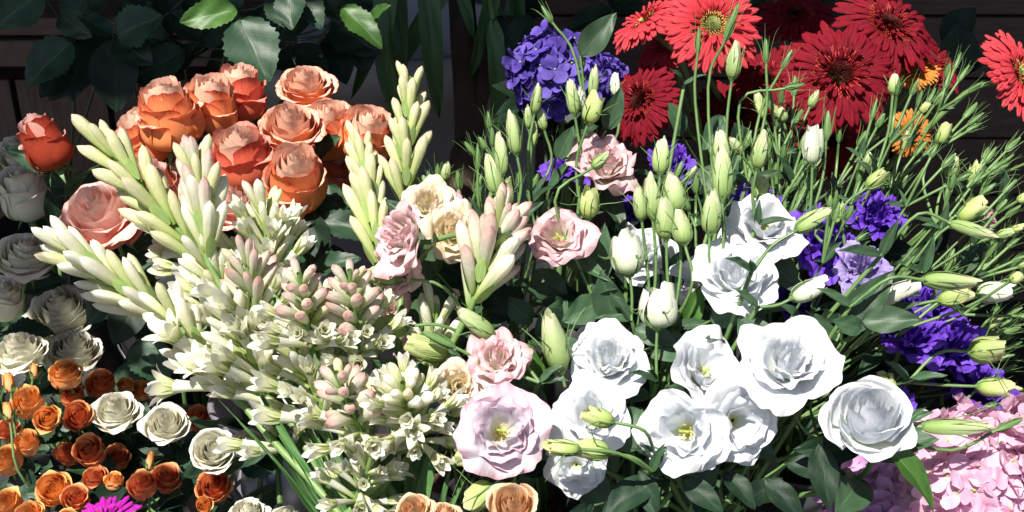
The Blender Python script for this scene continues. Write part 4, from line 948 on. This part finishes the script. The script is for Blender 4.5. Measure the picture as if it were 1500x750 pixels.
LS = [
 ('two tall pale green buds side by side left of the violet hydrangea', 'lisp', (752, 330, 1.17), [(757, 226, 748, 162, 22, 1.16, 'g'), (736, 257, 731, 193, 20, 1.17, 'g')]),
 ('blunt pale green bud just above the pink-budded tuberose', 'lisp', (742, 360, 1.15), [(728, 284, 715, 224, 27, 1.14, 'g'), (745, 300, 742, 258, 22, 1.16, 'y')]),
 ('leftmost upper bud stem with small pointed green buds', 'lisp', (705, 330, 1.21), [(700, 248, 700, 208, 12, 1.2, 's'), (696, 228, 680, 207, 11, 1.21, 's'), (717, 188, 714, 162, 10, 1.22, 's'), (712, 218, 702, 200, 11, 1.22, 's'), (722, 215, 720, 185, 11, 1.22, 's')]),
 ('slender bud stem with four buds against the violet hydrangea', 'lisp', (776, 300, 1.20), [(783, 166, 790, 123, 17, 1.19, 'g'), (775, 188, 772, 154, 12, 1.2, 'g'), (797, 190, 790, 158, 14, 1.2, 'g'), (781, 214, 784, 178, 13, 1.21, 'g')]),
 ('bud stem with a yellow-green opening bud above the pale pink lisianthus', 'lisp', (852, 320, 1.19), [(862, 180, 876, 133, 34, 1.18, 'y')]),
 ('thin stem with two slim buds left of the yellow-green opening bud', 'lisp', (845, 330, 1.21), [(842, 168, 835, 113, 19, 1.20, 'g'), (852, 160, 850, 128, 16, 1.21, 'w')]),
 ('tall stem carrying small buds in front of the violet hydrangea top', 'hyv', (868, 260, 1.26), [(868, 143, 871, 95, 15, 1.24, 'g'), (853, 100, 852, 72, 11, 1.25, 's'), (902, 140, 900, 104, 14, 1.25, 'w'), (808, 32, 793, 8, 12, 1.26, 's')]),
 ('green cupped bud directly under the pale pink lisianthus', 'lisp', (866, 430, 1.14), [(863, 318, 865, 272, 36, 1.14, 'y'), (868, 246, 893, 224, 18, 1.13, 'g')]),
 ('pair of pointed buds at centre left of the fluffy pale ones', 'lis', (955, 470, 1.13), [(940, 322, 934, 270, 21, 1.12, 'g'), (956, 320, 951, 252, 25, 1.12, 'g')]),
 ('single pointed bud under the dark red gerbera', 'lis', (975, 400, 1.19), [(967, 255, 970, 200, 25, 1.18, 'g')]),
 ('fluffy pale green buds clustered over the hidden white lisianthus', 'lis', (985, 480, 1.12), [(990, 312, 984, 252, 36, 1.12, 'g'), (1003, 358, 993, 307, 30, 1.10, 'g'), (976, 350, 974, 288, 30, 1.11, 'g')]),
 ('tallest pair of pale buds standing left of the open white lisianthus', 'lis', (1058, 420, 1.12), [(1058, 292, 1056, 210, 31, 1.11, 'g'), (1058, 262, 1055, 186, 26, 1.14, 'g')]),
 ('plump pale bud leaning against the left side of the open white lisianthus', 'lis', (1045, 430, 1.11), [(1040, 342, 1043, 275, 30, 1.10, 'g')]),
 ('pale green bud rising directly above the open white lisianthus', 'lis', (1108, 330, 1.15), [(1109, 247, 1119, 190, 25, 1.14, 'g'), (1085, 225, 1070, 200, 16, 1.16, 'g'), (1112, 290, 1116, 255, 30, 1.17, 'y')]),
 ('white half open bud below the fluffy pale buds at centre', 'lis', (962, 560, 1.09), [(963, 480, 966, 414, 52, 1.09, 'w')]),
 ('greenish white opening bud right of the centre pink lisianthus', 'lis', (925, 470, 1.12), [(922, 402, 914, 336, 48, 1.12, 'w')]),
 ('tall pale bud leaning left beside the lower centre white lisianthus', 'lisp', (838, 600, 1.08), [(822, 542, 802, 455, 40, 1.08, 'g')]),
 ('dark green bud pointing left above the half shaded pink lisianthus', 'lisp', (790, 560, 1.06), [(722, 492, 668, 452, 26, 1.07, 'g'), (665, 508, 617, 485, 17, 1.06, 's')]),
 ('yellow-green folded bud pointing left between tuberoses and pink blooms', 'lisp', (700, 500, 1.12), [(582, 408, 532, 398, 32, 1.09, 'y'), (596, 478, 540, 480, 44, 1.10, 'y')]),
 ('plump yellow-green bud under the pink bloom behind the tuberose tip', 'lisp', (680, 540, 1.10), [(655, 520, 588, 500, 42, 1.08, 'y')]),
 ('yellow-green bud lying across the face of a white lisianthus', 'lis', (960, 670, 1.03), [(898, 618, 850, 604, 34, 1.0, 'y')]),
 ('two yellow-green buds pointing left above the lowest white lisianthus', 'lis', (955, 690, 1.02), [(848, 658, 795, 652, 30, .99, 'y'), (892, 664, 838, 654, 36, 1.0, 'y')]),
 ('round yellow-green bud at the lower left of the lilac-rimmed bloom', 'lisp', (705, 700, 1.06), [(700, 670, 662, 668, 36, 1.02, 'y'), (668, 650, 645, 644, 22, 1.05, 'y')]),
 ('pale green cupped bud at the bottom edge left of the peach rose', 'lisp', (740, 760, 1.06), [(722, 712, 682, 745, 46, 1.02, 'y')]),
 ('slender closed bud crossing the left of the pale green centred gerbera', 'lis', (1040, 330, 1.20), [(1022, 78, 1024, 38, 11, 1.20, 's')]),
 ('leafy green bud tip crossing the right of the pale green centred gerbera', 'lis', (1050, 330, 1.19), [(1062, 60, 1083, 2, 14, 1.19, 's')]),
 ('oval green bud on a straight stem below the pale green centred gerbera', 'lis', (1062, 330, 1.18), [(1072, 116, 1078, 60, 23, 1.18, 'g')]),
 ('small green bud with curled sepals left of the largest red gerbera', 'lis', (1095, 270, 1.20), [(1122, 92, 1122, 55, 13, 1.20, 's'), (1146, 100, 1160, 72, 11, 1.2, 's'), (1150, 130, 1178, 122, 13, 1.2, 's')]),
 ('blunt stalk cut off above the leaves under the gerberas', 'lis', (1002, 125, 1.28), []),
 ('white folded bud in front of the largest red gerbera', 'lisr', (1185, 330, 1.18), [(1190, 240, 1192, 178, 28, 1.17, 'w'), (1210, 205, 1214, 160, 15, 1.18, 's')]),
 ('pale bud pointing up right from the open white lisianthus', 'lis', (1100, 400, 1.05), [(1166, 338, 1218, 305, 25, 1.06, 'g')]),
 ('whitish bud pointing right beside the faded lavender bloom', 'lis', (1110, 450, 1.06), [(1160, 437, 1216, 410, 30, 1.06, 'w')]),
 ('long pale bud in the middle of the three lying to the right', 'lis', (1225, 500, 1.08), [(1282, 442, 1345, 414, 27, 1.08, 'w')]),
 ('long pointed pale green bud on an arching stem at the right', 'lis', (1245, 450, 1.05), [(1352, 410, 1436, 414, 27, 1.04, 'g')]),
 ('slender pointed bud on a stem arching over the violet blooms', 'lis', (1290, 375, 1.07), [(1392, 327, 1462, 347, 19, 1.06, 'g')]),
 ('crumpled yellow-green bud right of the long pale bud', 'lis', (1290, 470, 1.10), [(1374, 440, 1428, 428, 33, 1.10, 'y')]),
 ('pale twisted bud pointing right below the slender arching one', 'lisr', (1330, 480, 1.14), [(1432, 432, 1488, 424, 30, 1.14, 'w'), (1480, 412, 1500, 400, 20, 1.10, 'y')]),
 ('ruffled yellow-green bud at the right edge above the hydrangea', 'lisr', (1330, 560, 1.12), [(1420, 515, 1478, 512, 46, 1.12, 'y'), (1432, 566, 1488, 568, 34, 1.11, 'y')]),
 ('yellow-green bud standing just above the rose-shaped white bloom', 'lisr', (1315, 620, 1.10), [(1306, 580, 1292, 545, 32, 1.10, 'y')]),
 ('large yellow-green bud beside the tiny pale pink bloom at right', 'lisr', (1350, 400, 1.16), [(1405, 322, 1446, 290, 33, 1.16, 'y')]),
 ('long green bud lying over the top of the pink hydrangea', 'lis', (1300, 640, 1.02), [(1350, 625, 1462, 625, 24, 1.02, 'g'), (1460, 630, 1500, 612, 14, 1.03, 's')]),
 ('cluster of crumpled yellow-green buds in the upper right fan', 'lisr', (1370, 330, 1.20), [(1425, 272, 1436, 236, 28, 1.2, 'y'), (1388, 260, 1402, 226, 24, 1.21, 'g'), (1375, 210, 1390, 176, 22, 1.22, 'y')]),
 ('pale yellow-green bud right of the largest white group, among thin stems', 'lisr', (1240, 380, 1.17), [(1270, 275, 1302, 246, 28, 1.17, 'y'), (1215, 325, 1240, 302, 28, 1.18, 'y')]),
 ('small green bud upright under the orange gerbera', 'lisr', (1280, 260, 1.2), [(1308, 138, 1312, 106, 17, 1.2, 'g')]),
]
for q in LS: lisi_stem(*q)

# fan of slender bud stems at the right: tips (x, y) and the direction their buds point
fan = [(1165, 110), (1145, 128), (1118, 205), (1240, 165), (1270, 190), (1296, 165), (1345, 115), (1335, 150), (1358, 205), (1420, 95), (1432, 150), (1385, 130), (1450, 165),
       (1400, 225), (1460, 215), (1495, 200), (1440, 250), (1490, 262), (1496, 300), (1410, 290), (1330, 255), (1370, 290), (1290, 230), (1240, 235), (1496, 345), (1480, 375),
       (1330, 330), (1250, 300), (1498, 450), (1496, 480), (1490, 535), (1385, 350), (1340, 375), (1220, 225), (1180, 245), (1498, 500), (1430, 590), (1400, 475), (1440, 395), (1150, 210)]
ordn = 'first second third fourth fifth sixth seventh eighth ninth tenth eleventh twelfth thirteenth fourteenth fifteenth sixteenth seventeenth eighteenth nineteenth twentieth'.split()
ordn += ['twenty-' + o for o in ordn[:9]] + ['thirtieth'] + ['thirty-' + o for o in ordn[:9]] + ['fortieth']
org = (1085, 640)
fan = [q for k, q in enumerate(fan) if k not in (3, 7, 12, 19, 21, 23, 31, 33, 37)]
fan += [(1499, 418), (1480, 560), (1470, 590), (1420, 455), (1440, 520), (1460, 350)]
fan.sort(key=lambda q: -math.atan2(org[1] - q[1], q[0] - org[0]))
for i, (x, y) in enumerate(fan):
    d = 1.20 + rnd.uniform(-.05, .08); ang = math.atan2(org[1] - y, x - org[0]) + rnd.uniform(-.12, .12); ux, uy = math.cos(ang), -math.sin(ang)
    ln = rnd.uniform(70, 110); node = (x - ux * ln, y - uy * ln, d)
    bl = rnd.uniform(24, 32)
    buds = [(x - ux * bl, y - uy * bl, x, y, rnd.uniform(9, 13), d, 's')]
    for k in range(rnd.randint(2, 4)):
        a2 = ang + rnd.choice((-1, 1)) * rnd.uniform(.12, .5); f = rnd.uniform(.35, .85) * ln; bx, by = node[0] + math.cos(a2) * f, node[1] - math.sin(a2) * f
        b2 = rnd.uniform(20, 34); kd = 's' if rnd.random() < .8 else rnd.choice('gy')
        buds.append((bx, by, bx + math.cos(a2) * b2, by - math.sin(a2) * b2, rnd.uniform(8, 12) * (1.35 if kd != 's' else 1), d + rnd.uniform(-.015, .015), kd))
    via = [(org[0] + rnd.uniform(-30, 40) + (node[0] - org[0]) * .35, org[1] - 15 + (node[1] - org[1]) * .35 + rnd.uniform(0, 20), d + .04)]
    lisi_stem('slender green stem of small buds, %s clockwise in the right-hand fan' % ordn[i], 'lis' if i % 3 else 'lisr', node, buds, leaves=1, lsize=.03, via=via, group='slender bud stems fanned out at right', r=.0014)
# more slim ones left of the hydrangea and around the centre
fan2 = [(670, 250), (690, 300), (760, 250), (772, 278), (820, 200), (1000, 235), (1020, 255), (1100, 190), (640, 240), (700, 270), (735, 300), (1140, 235), (1180, 270), (1200, 200)]
fan2.sort()
where = ['beside the cream bloom', 'above the cream and pink bloom', 'between the cream bloom and the tall pale buds', 'right above the pink-budded tuberose', 'below the leftmost upper buds', 'left of the two tall pale buds', 'right of the two tall pale buds',
         'in front of the dark stem of the potted plant', 'near the lower tip of the violet hydrangea', 'under the dark red gerbera', 'right of the single pointed bud', 'above the open white lisianthus', 'at the left foot of the largest red gerbera', 'below the white folded bud']
for i, (x, y) in enumerate(fan2):
    d = 1.22 + rnd.uniform(-.03, .05); ang = pi / 2 + rnd.uniform(-.25, .25) + (x - 850) * -.0009; ux, uy = math.cos(ang), -math.sin(ang); ln = rnd.uniform(60, 90); node = (x - ux * ln, y - uy * ln, d)
    buds = [(x - ux * 28, y - uy * 28, x, y, rnd.uniform(10, 15), d, 's')]
    for k in range(2):
        a2 = ang + rnd.choice((-1, 1)) * rnd.uniform(.2, .5); f = rnd.uniform(.3, .8) * ln; bx, by = node[0] + math.cos(a2) * f, node[1] - math.sin(a2) * f
        buds.append((bx, by, bx + math.cos(a2) * 28, by - math.sin(a2) * 28, rnd.uniform(11, 16), d, rnd.choice('ssg')))
    lisi_stem('thin stem of small green buds ' + where[i], 'lisp' if x < 900 else 'lis', node, buds, leaves=1, lsize=.045, group='thin bud stems in the middle', r=.0018)

# --- leafy sprays: every row is a leaf (foot x,y, tip x,y, depth, kind)
def spray_of(label, key, leaves, nodepx, cat='leafy branch', name='leafy_branch', group='leafy green branches', mat=None, r=.0028, nrm=(0, .35, .9)):
    nd = P(*nodepx); t = thing_at(name, label, cat, key, group); b, m = foot(key)
    t.add('stem', tube('stem', [b, m, m.lerp(nd, .6), nd], r, r * .7, mat or M_stemd, 7, 14))
    for (x0, y0, x1, y1, d, k, wsc) in leaves:
        A = P(x0, y0, d); B = P(x1, y1, d - .02)
        t.add('leaf', rnd.choice(LEAF[k]), leaf_M(A, B, D(rnd.uniform(-.3, .3), rnd.uniform(.1, .6), 1), wsc))
        t.add('leafstalk', tube('stalk', [nd, nd.lerp(A, .5) - Vector((0, 0, .004)), A], .0012, .001, mat or M_stemd, 5, 5))
bk('rosebk', 'black bucket of rose branches behind the coral roses', 250, 330, 1.85, .11, M_blackpot)
bk('rosebk2', 'black bucket of rose branches at the top left', 90, 330, 2.0, .10, M_blackpot)
spray_of('rose branch at top left with one leaf pointing down to the left', 'rosebk2', [(105, 62, 32, 122, 1.62, 'rose', 1.1), (62, -12, -10, 36, 1.6, 'rose', 1.2), (88, 22, 130, 52, 1.62, 'rose', 1.0), (110, 85, 55, 140, 1.66, 'dark', 1.1)], (112, 60, 1.66))
spray_of('rose branch with large round dark leaves at upper left', 'rosebk', [(172, 52, 232, 20, 1.58, 'rose', 1.3), (170, 55, 165, 160, 1.60, 'dark', 1.25), (170, 58, 220, 90, 1.59, 'rose', 1.2), (168, 50, 60, 140, 1.66, 'dark', 1.2), (165, 50, 115, 20, 1.62, 'rose', 1.)], (170, 55, 1.62))
spray_of('rose branch whose big veined leaf hangs over the coral roses', 'rosebk', [(352, 28, 392, 118, 1.46, 'rose', 1.15), (348, 15, 260, 28, 1.47, 'bright', .8), (395, 0, 428, 38, 1.48, 'rose', 1.), (355, 10, 315, -20, 1.5, 'rose', 1.), (360, 30, 330, 90, 1.56, 'dark', 1.)], (352, 15, 1.5))
spray_of('rose branch at the top with drooping grey-green leaves', 'rosebk', [(425, -15, 425, 40, 1.46, 'rose', 1.1), (440, -10, 470, 35, 1.48, 'rose', 1.), (455, -5, 400, 60, 1.55, 'dark', 1.2), (470, -20, 500, 30, 1.52, 'rose', 1.), (430, 70, 480, 100, 1.55, 'dark', 1.2)], (440, -10, 1.5))
spray_of('rose branch with two bright yellow-green sunlit leaves near the top', 'rosebk', [(502, 12, 560, 60, 1.45, 'bright', .75), (545, 25, 565, 5, 1.47, 'bright', .8), (500, 10, 480, -20, 1.5, 'rose', 1.)], (500, 8, 1.5))
spray_of('dark leafy branch in shade between the pot and the coral roses', 'rosebk', [(290, 60, 250, 10, 1.6, 'dark', 1.2), (300, 70, 330, 10, 1.62, 'dark', 1.2), (280, 90, 230, 60, 1.66, 'dark', 1.2), (400, 90, 460, 80, 1.6, 'dark', 1.2), (250, 100, 300, 60, 1.65, 'dark', 1.3), (210, 60, 260, 130, 1.66, 'dark', 1.2), (130, 10, 170, -20, 1.62, 'dark', 1.3), (210, 10, 190, -30, 1.6, 'dark', 1.3)], (270, 80, 1.66))
spray_of('dark rose leaves hanging below the open front coral rose', 'coral', [(470, 320, 560, 345, 1.24, 'rose', .7), (460, 300, 510, 330, 1.26, 'rose', .8), (470, 330, 430, 360, 1.25, 'dark', .8), (480, 270, 500, 330, 1.30, 'rose', .8), (450, 310, 480, 390, 1.24, 'dark', .9), (455, 400, 520, 370, 1.22, 'rose', .7)], (460, 310, 1.3), mat=M_stemr)
spray_of('glossy dark rose leaves in the gap left of the tuberoses', 'tub2', [(205, 430, 165, 505, 1.28, 'dark', 1.2), (200, 500, 245, 560, 1.28, 'rose', 1.1), (190, 480, 250, 470, 1.3, 'dark', 1.1), (165, 560, 235, 545, 1.33, 'rose', 1.)], (215, 510, 1.33))
spray_of('shaded rose leaves around the lone red rosebud', 'white', [(95, 250, 5, 215, 1.30, 'rose', .6), (100, 290, 140, 250, 1.34, 'dark', 1.), (90, 330, 70, 280, 1.35, 'dark', 1.), (130, 400, 180, 430, 1.35, 'dark', 1.1), (70, 400, 20, 340, 1.36, 'dark', 1.)], (98, 300, 1.38))
spray_of('dark leaves between the orange spray roses and the magenta flower', 'spray', [(200, 640, 250, 660, 1.26, 'dark', 1.), (60, 680, 30, 700, 1.24, 'dark', 1.), (130, 740, 180, 715, 1.2, 'dark', 1.), (260, 660, 300, 700, 1.27, 'dark', 1.), (170, 630, 140, 600, 1.28, 'rose', 1.), (60, 560, 110, 560, 1.28, 'rose', 1.), (20, 690, 60, 740, 1.22, 'rose', 1.), (280, 720, 230, 745, 1.22, 'dark', 1.)], (160, 700, 1.30))
for (lb, key, box, n, nd, kk) in [('shaded mass of rose leaves at the very top left corner', 'rosebk2', (110, 330, -30, 100), 12, (150, 90, 1.78), 'rose'),
                                 ('shaded rose leaves above the coral roses at the top edge', 'rosebk', (240, 560, -40, 90), 16, (400, 60, 1.72), 'rose'),
                                 ('dark leaves between the pot and the violet hydrangea', 'hyv', (690, 900, -20, 60), 8, (790, 60, 1.74), 'dark')]:
    rows = []
    for k in range(n):
        x, y = rnd.uniform(box[0], box[1]), rnd.uniform(box[2], box[3]); a = rnd.uniform(.3, 2.8); Lp = rnd.uniform(55, 85)
        rows.append((x, y, x + math.cos(a) * Lp, y + math.sin(a) * Lp, rnd.uniform(1.62, 1.8), kk if rnd.random() < .6 else 'dark', rnd.uniform(.9, 1.3)))
    spray_of(lb, key, rows, nd)
# lisianthus foliage, centre
spray_of('upright grey-green leaf pair above the pale pink lisianthus', 'hyv', [(850, 82, 902, 18, 1.24, 'lisi', 1.25), (888, 190, 912, 128, 1.2, 'lisi', 1.1), (875, 185, 820, 205, 1.22, 'lisi', .8), (818, 232, 838, 185, 1.2, 'lisi', 1.2)], (868, 215, 1.25), mat=M_stem, cat='leafy stem')
spray_of('long grey-green leaves at right pointing along the buds', 'lis', [(1232, 488, 1310, 395, 1.06, 'lisi', 1.1), (1262, 470, 1352, 466, 1.05, 'lisi', 1.2), (1262, 482, 1230, 470, 1.05, 'lov', 1.)], (1235, 500, 1.07), mat=M_stem, cat='leafy stem')
spray_of('dark green leaves hanging below the rose-shaped white bloom', 'lis', [(1300, 655, 1388, 735, .99, 'lb', 1.), (1260, 660, 1170, 655, 1.04, 'dark', 0.72), (1200, 650, 1215, 745, 1.03, 'dark', 0.86), (1150, 680, 1240, 690, 1.05, 'dark', 0.79), (1120, 700, 1180, 760, 1.04, 'dark', 0.86), (1240, 650, 1330, 650, 1.03, 'dark', 0.65), (1160, 600, 1190, 560, 1.08, 'dark', 0.86)], (1190, 640, 1.08), mat=M_stem, cat='leafy stem')
spray_of('broad dark leaves under the drooping white lisianthus at the bottom', 'lis', [(960, 700, 880, 750, 1.04, 'dark', 0.86), (940, 690, 960, 760, 1.04, 'dark', 0.86), (1000, 700, 1060, 750, 1.03, 'dark', 0.86), (900, 650, 950, 640, 1.06, 'lov', 1.), (1060, 690, 1110, 740, 1.04, 'dark', 0.86), (870, 740, 830, 760, 1.05, 'dark', 0.72), (940, 600, 900, 640, 1.08, 'lov', 1.1), (1040, 700, 1020, 760, 1.05, 'dark', 0.94), (1085, 740, 1140, 700, 1.05, 'dark', 0.86)], (985, 690, 1.10), mat=M_stem, cat='leafy stem')
spray_of('mid green leaves filling the gap above the lower white blooms', 'lis', [(900, 470, 880, 400, 1.14, 'lisi', 1.5), (880, 440, 830, 470, 1.14, 'lov', 1.2), (930, 480, 990, 500, 1.12, 'lov', 1.), (1000, 480, 1030, 420, 1.13, 'lb', 1.2), (1010, 500, 960, 520, 1.12, 'lov', 1.2), (860, 420, 890, 330, 1.16, 'lisi', 1.3), (1040, 470, 1100, 450, 1.1, 'lov', 1.), (860, 470, 800, 440, 1.16, 'dark', 1.2), (790, 500, 830, 440, 1.16, 'lov', 1.), (940, 440, 1000, 410, 1.15, 'dark', 1.3), (1000, 500, 1040, 500, 1.11, 'lov', 1.2)], (925, 520, 1.16), mat=M_stem, cat='leafy stem')
spray_of('bright green leaves between the pink blooms and tall pale bud', 'lisp', [(790, 560, 770, 510, 1.11, 'lb', 1.3), (770, 560, 800, 620, 1.12, 'lov', 1.), (640, 400, 625, 340, 1.15, 'lb', 1.), (620, 420, 660, 470, 1.15, 'lisi', 1.1), (700, 400, 740, 460, 1.15, 'dark', 1.2), (760, 420, 720, 470, 1.17, 'dark', 1.3), (780, 400, 830, 430, 1.17, 'lov', 1.2), (690, 560, 660, 620, 1.16, 'dark', 1.2), (780, 470, 740, 440, 1.16, 'lov', 1.1), (820, 420, 850, 480, 1.18, 'dark', 1.3), (800, 690, 750, 660, 1.12, 'dark', 1.2), (640, 380, 700, 420, 1.18, 'dark', 1.2)], (740, 500, 1.2), mat=M_stem, cat='leafy stem')
spray_of('grey-green leaves under the red gerberas', 'ger', [(1050, 240, 1030, 300, 1.30, 'lov', 1.3), (1000, 200, 985, 150, 1.3, 'lov', 1.), (1060, 170, 1035, 215, 1.3, 'lov', 1.), (1030, 250, 1070, 320, 1.3, 'dark', 1.4), (1100, 250, 1080, 180, 1.32, 'dark', 1.2), (1140, 280, 1180, 330, 1.3, 'dark', 1.3), (1190, 270, 1150, 220, 1.32, 'dark', 1.3)], (1050, 270, 1.36), mat=M_stem, cat='leafy stem')
spray_of('dark textured leaves at the top right behind the gerberas', 'ger', [(1400, 110, 1410, 30, 1.66, 'dark', 1.5), (1380, 60, 1430, 10, 1.68, 'dark', 1.3), (1090, 60, 1130, -10, 1.6, 'dark', 1.2), (1380, 100, 1450, 80, 1.7, 'dark', 1.2), (1240, 40, 1210, -20, 1.65, 'dark', 1.3)], (1360, 150, 1.72), mat=M_stemd, cat='leafy branch')
spray_of('dark leaves deep in the right-hand fan of buds', 'lisr', [(1200, 480, 1260, 430, 1.3, 'dark', 1.2), (1250, 520, 1310, 560, 1.28, 'dark', 1.), (1270, 560, 1240, 620, 1.2, 'dark', 1.), (1350, 370, 1390, 330, 1.3, 'dark', 1.2), (1400, 400, 1440, 350, 1.28, 'lov', 1.), (1300, 520, 1350, 530, 1.24, 'lov', .8), (1200, 420, 1240, 380, 1.3, 'dark', 1.2), (1470, 300, 1475, 250, 1.2, 'lisi', .9)], (1260, 520, 1.34), mat=M_stem, cat='leafy stem')
rows = []
for k in range(15):
    f = rnd.random(); x1 = 320 + 190 * f + rnd.uniform(-12, 12); y1 = 545 + 95 * f + rnd.uniform(-20, 30); x0 = 470 + 75 * f + rnd.uniform(-10, 10)
    rows.append((x0, 775, x1, y1, 1.10 + rnd.uniform(-.03, .05), 'strap', rnd.uniform(.14, .3)))
spray_of('narrow green leaves and stalks sloping from the front bucket up to the left', 'tub', rows, (510, 790, 1.13), mat=M_stemp, cat='leafy stem', group='')
spray_of('narrow green tuberose leaves spearing up from the front bucket', 'tub', [(560, 760, 480, 640, 1.09, 'strap', .7), (520, 780, 450, 650, 1.08, 'strap', .6), (610, 760, 640, 640, 1.08, 'strap', 1.1), (600, 770, 610, 640, 1.09, 'strap', 1.2), (540, 780, 490, 660, 1.07, 'strap', 1.), (640, 780, 655, 690, 1.05, 'strap', .6), (650, 770, 675, 700, 1.05, 'strap', .6), (590, 780, 560, 650, 1.1, 'strap', 1.2)], (560, 790, 1.12), mat=M_stem, cat='leafy stem', group='')

# --- potted strap-leaved plant and pale pots behind
def potted(label, x, y, d, r, h, mat, z0):
    p = P(x, y, d); return p
p0 = P(600, 60, 2.0)
def pot(label, x, d, r, top_y, h, mat):
    p = P(x, top_y, d); t = Thing('plant_pot', label, 'pot', (p.x, p.y, p.z - h), 'pale pots in the background')
    a, b, c = lathe_data([(0, .004), (r * .78, 0), (r * .9, h * .5), (r * .97, h * .93), (r * 1.04, h * .93), (r * 1.04, h), (r * .93, h), (r * .9, h * .85), (0, h * .85)], 48)
    t.add('body', mesh_from('body', a, b, mat, c), Matrix.Translation((p.x, p.y, p.z - h)))
    a, b, c = lathe_data([(r * .9, h * .87), (r * .4, h * .9), (0, h * .89)], 30)
    t.add('soil', mesh_from('soil', a, b, M_bark, c), Matrix.Translation((p.x, p.y, p.z - h)))
    return p
pp = pot('large round white pot behind the tallest tuberose spike', 600, 2.05, .17, 40, P(600, 40, 2.05).z, M_whitepot)
pot('white pot behind the highest coral rose', 480, 2.3, .13, 70, P(480, 70, 2.3).z, M_whitepot)
pot('white pot behind the dark plant trunk at the top middle', 705, 2.2, .10, 60, P(705, 60, 2.2).z, M_whitepot)
t = Thing('dracaena', 'potted plant with brown trunk and long dark strap leaves at the top middle', 'potted plant', (pp.x + .06, pp.y, pp.z - .03))
q0 = P(678, 330, 1.75); q1 = P(688, 200, 1.75); q2 = P(680, 60, 1.75); q3 = P(672, -60, 1.75)
t.add('trunk', tube('trunk', [Vector((q0.x, q0.y, 0)), q0, q1, q2, q3], .024, .017, M_bark, 10, 24))
t.add('branch', tube('branch', [q1, P(715, 90, 1.74), P(735, -40, 1.74)], .013, .010, M_bark, 9, 10))
for (x0, y0, x1, y1, d, wsc) in [(572, -60, 545, 210, 1.62, .95), (625, -50, 640, 175, 1.58, 1.0), (722, 30, 738, 195, 1.6, 1.1), (680, -60, 560, 120, 1.7, .9), (700, -50, 760, 110, 1.72, .9),
                                 (590, -60, 520, 150, 1.72, .8), (730, -60, 700, 120, 1.68, .9), (540, -40, 525, 100, 1.74, 1.2), (750, -60, 745, 180, 1.75, 1.2), (575, -60, 580, 170, 1.7, 1.2), (660, -80, 690, 60, 1.62, 1.)]:
    t.add('leaf', rnd.choice(LEAF['strap']), leaf_M(P(x0, y0, d), P(x1, y1, d), D(rnd.uniform(-.5, .5), .2, 1), wsc * 1.0))
    t.add('leafbase', tube('leafbase', [P(x0, y0, d), P((x0 + 680) / 2, -90, (d + 1.75) / 2), q3], .003, .004, M_stem, 5, 6))

# leaves added above the left, out of view, placed to cast dappled shade there
t = Thing('dapple_leaves', 'unseen cluster of large leaves added above the left end to dapple the sun', 'shade helper', P(60, 400, 1.35) + SUN_VEC * .95)
hub = P(60, 420, 1.35) + SUN_VEC * .95
for (x, y, d, r) in [(20, 235, 1.42, 55), (50, 285, 1.38, 62), (8, 330, 1.36, 60), (75, 400, 1.36, 75), (110, 455, 1.36, 75), (30, 440, 1.38, 50), (95, 520, 1.34, 50), (150, 662, 1.22, 40), (250, 708, 1.2, 36),
                     (150, 570, 1.28, 34), (290, 620, 1.3, 40), (200, 545, 1.3, 60), (180, 480, 1.32, 60)]:
    c = P(x, y, d) + SUN_VEC * rnd.uniform(.85, 1.0); a = (c - hub).normalized() if (c - hub).length > .02 else Vector((1, 0, 0))
    Lf = px(r, d) * (2.15 if y < 490 else 1.75); A = c - a * Lf * .5; B = c + a * Lf * .5
    t.add('leaf', rnd.choice(LEAF['dark']), leaf_M(A, B, SUN_VEC, 1.5))
    t.add('leafstalk', tube('stalk', [hub, hub.lerp(A, .5) + Vector((0, 0, .02)), A], .002, .0015, M_stemd, 5, 6))
t.add('cord', tube('cord', [hub, hub + Vector((0, .03, .4)), hub + Vector((0, .05, .9))], .003, .003, M_blackpot, 6, 6))
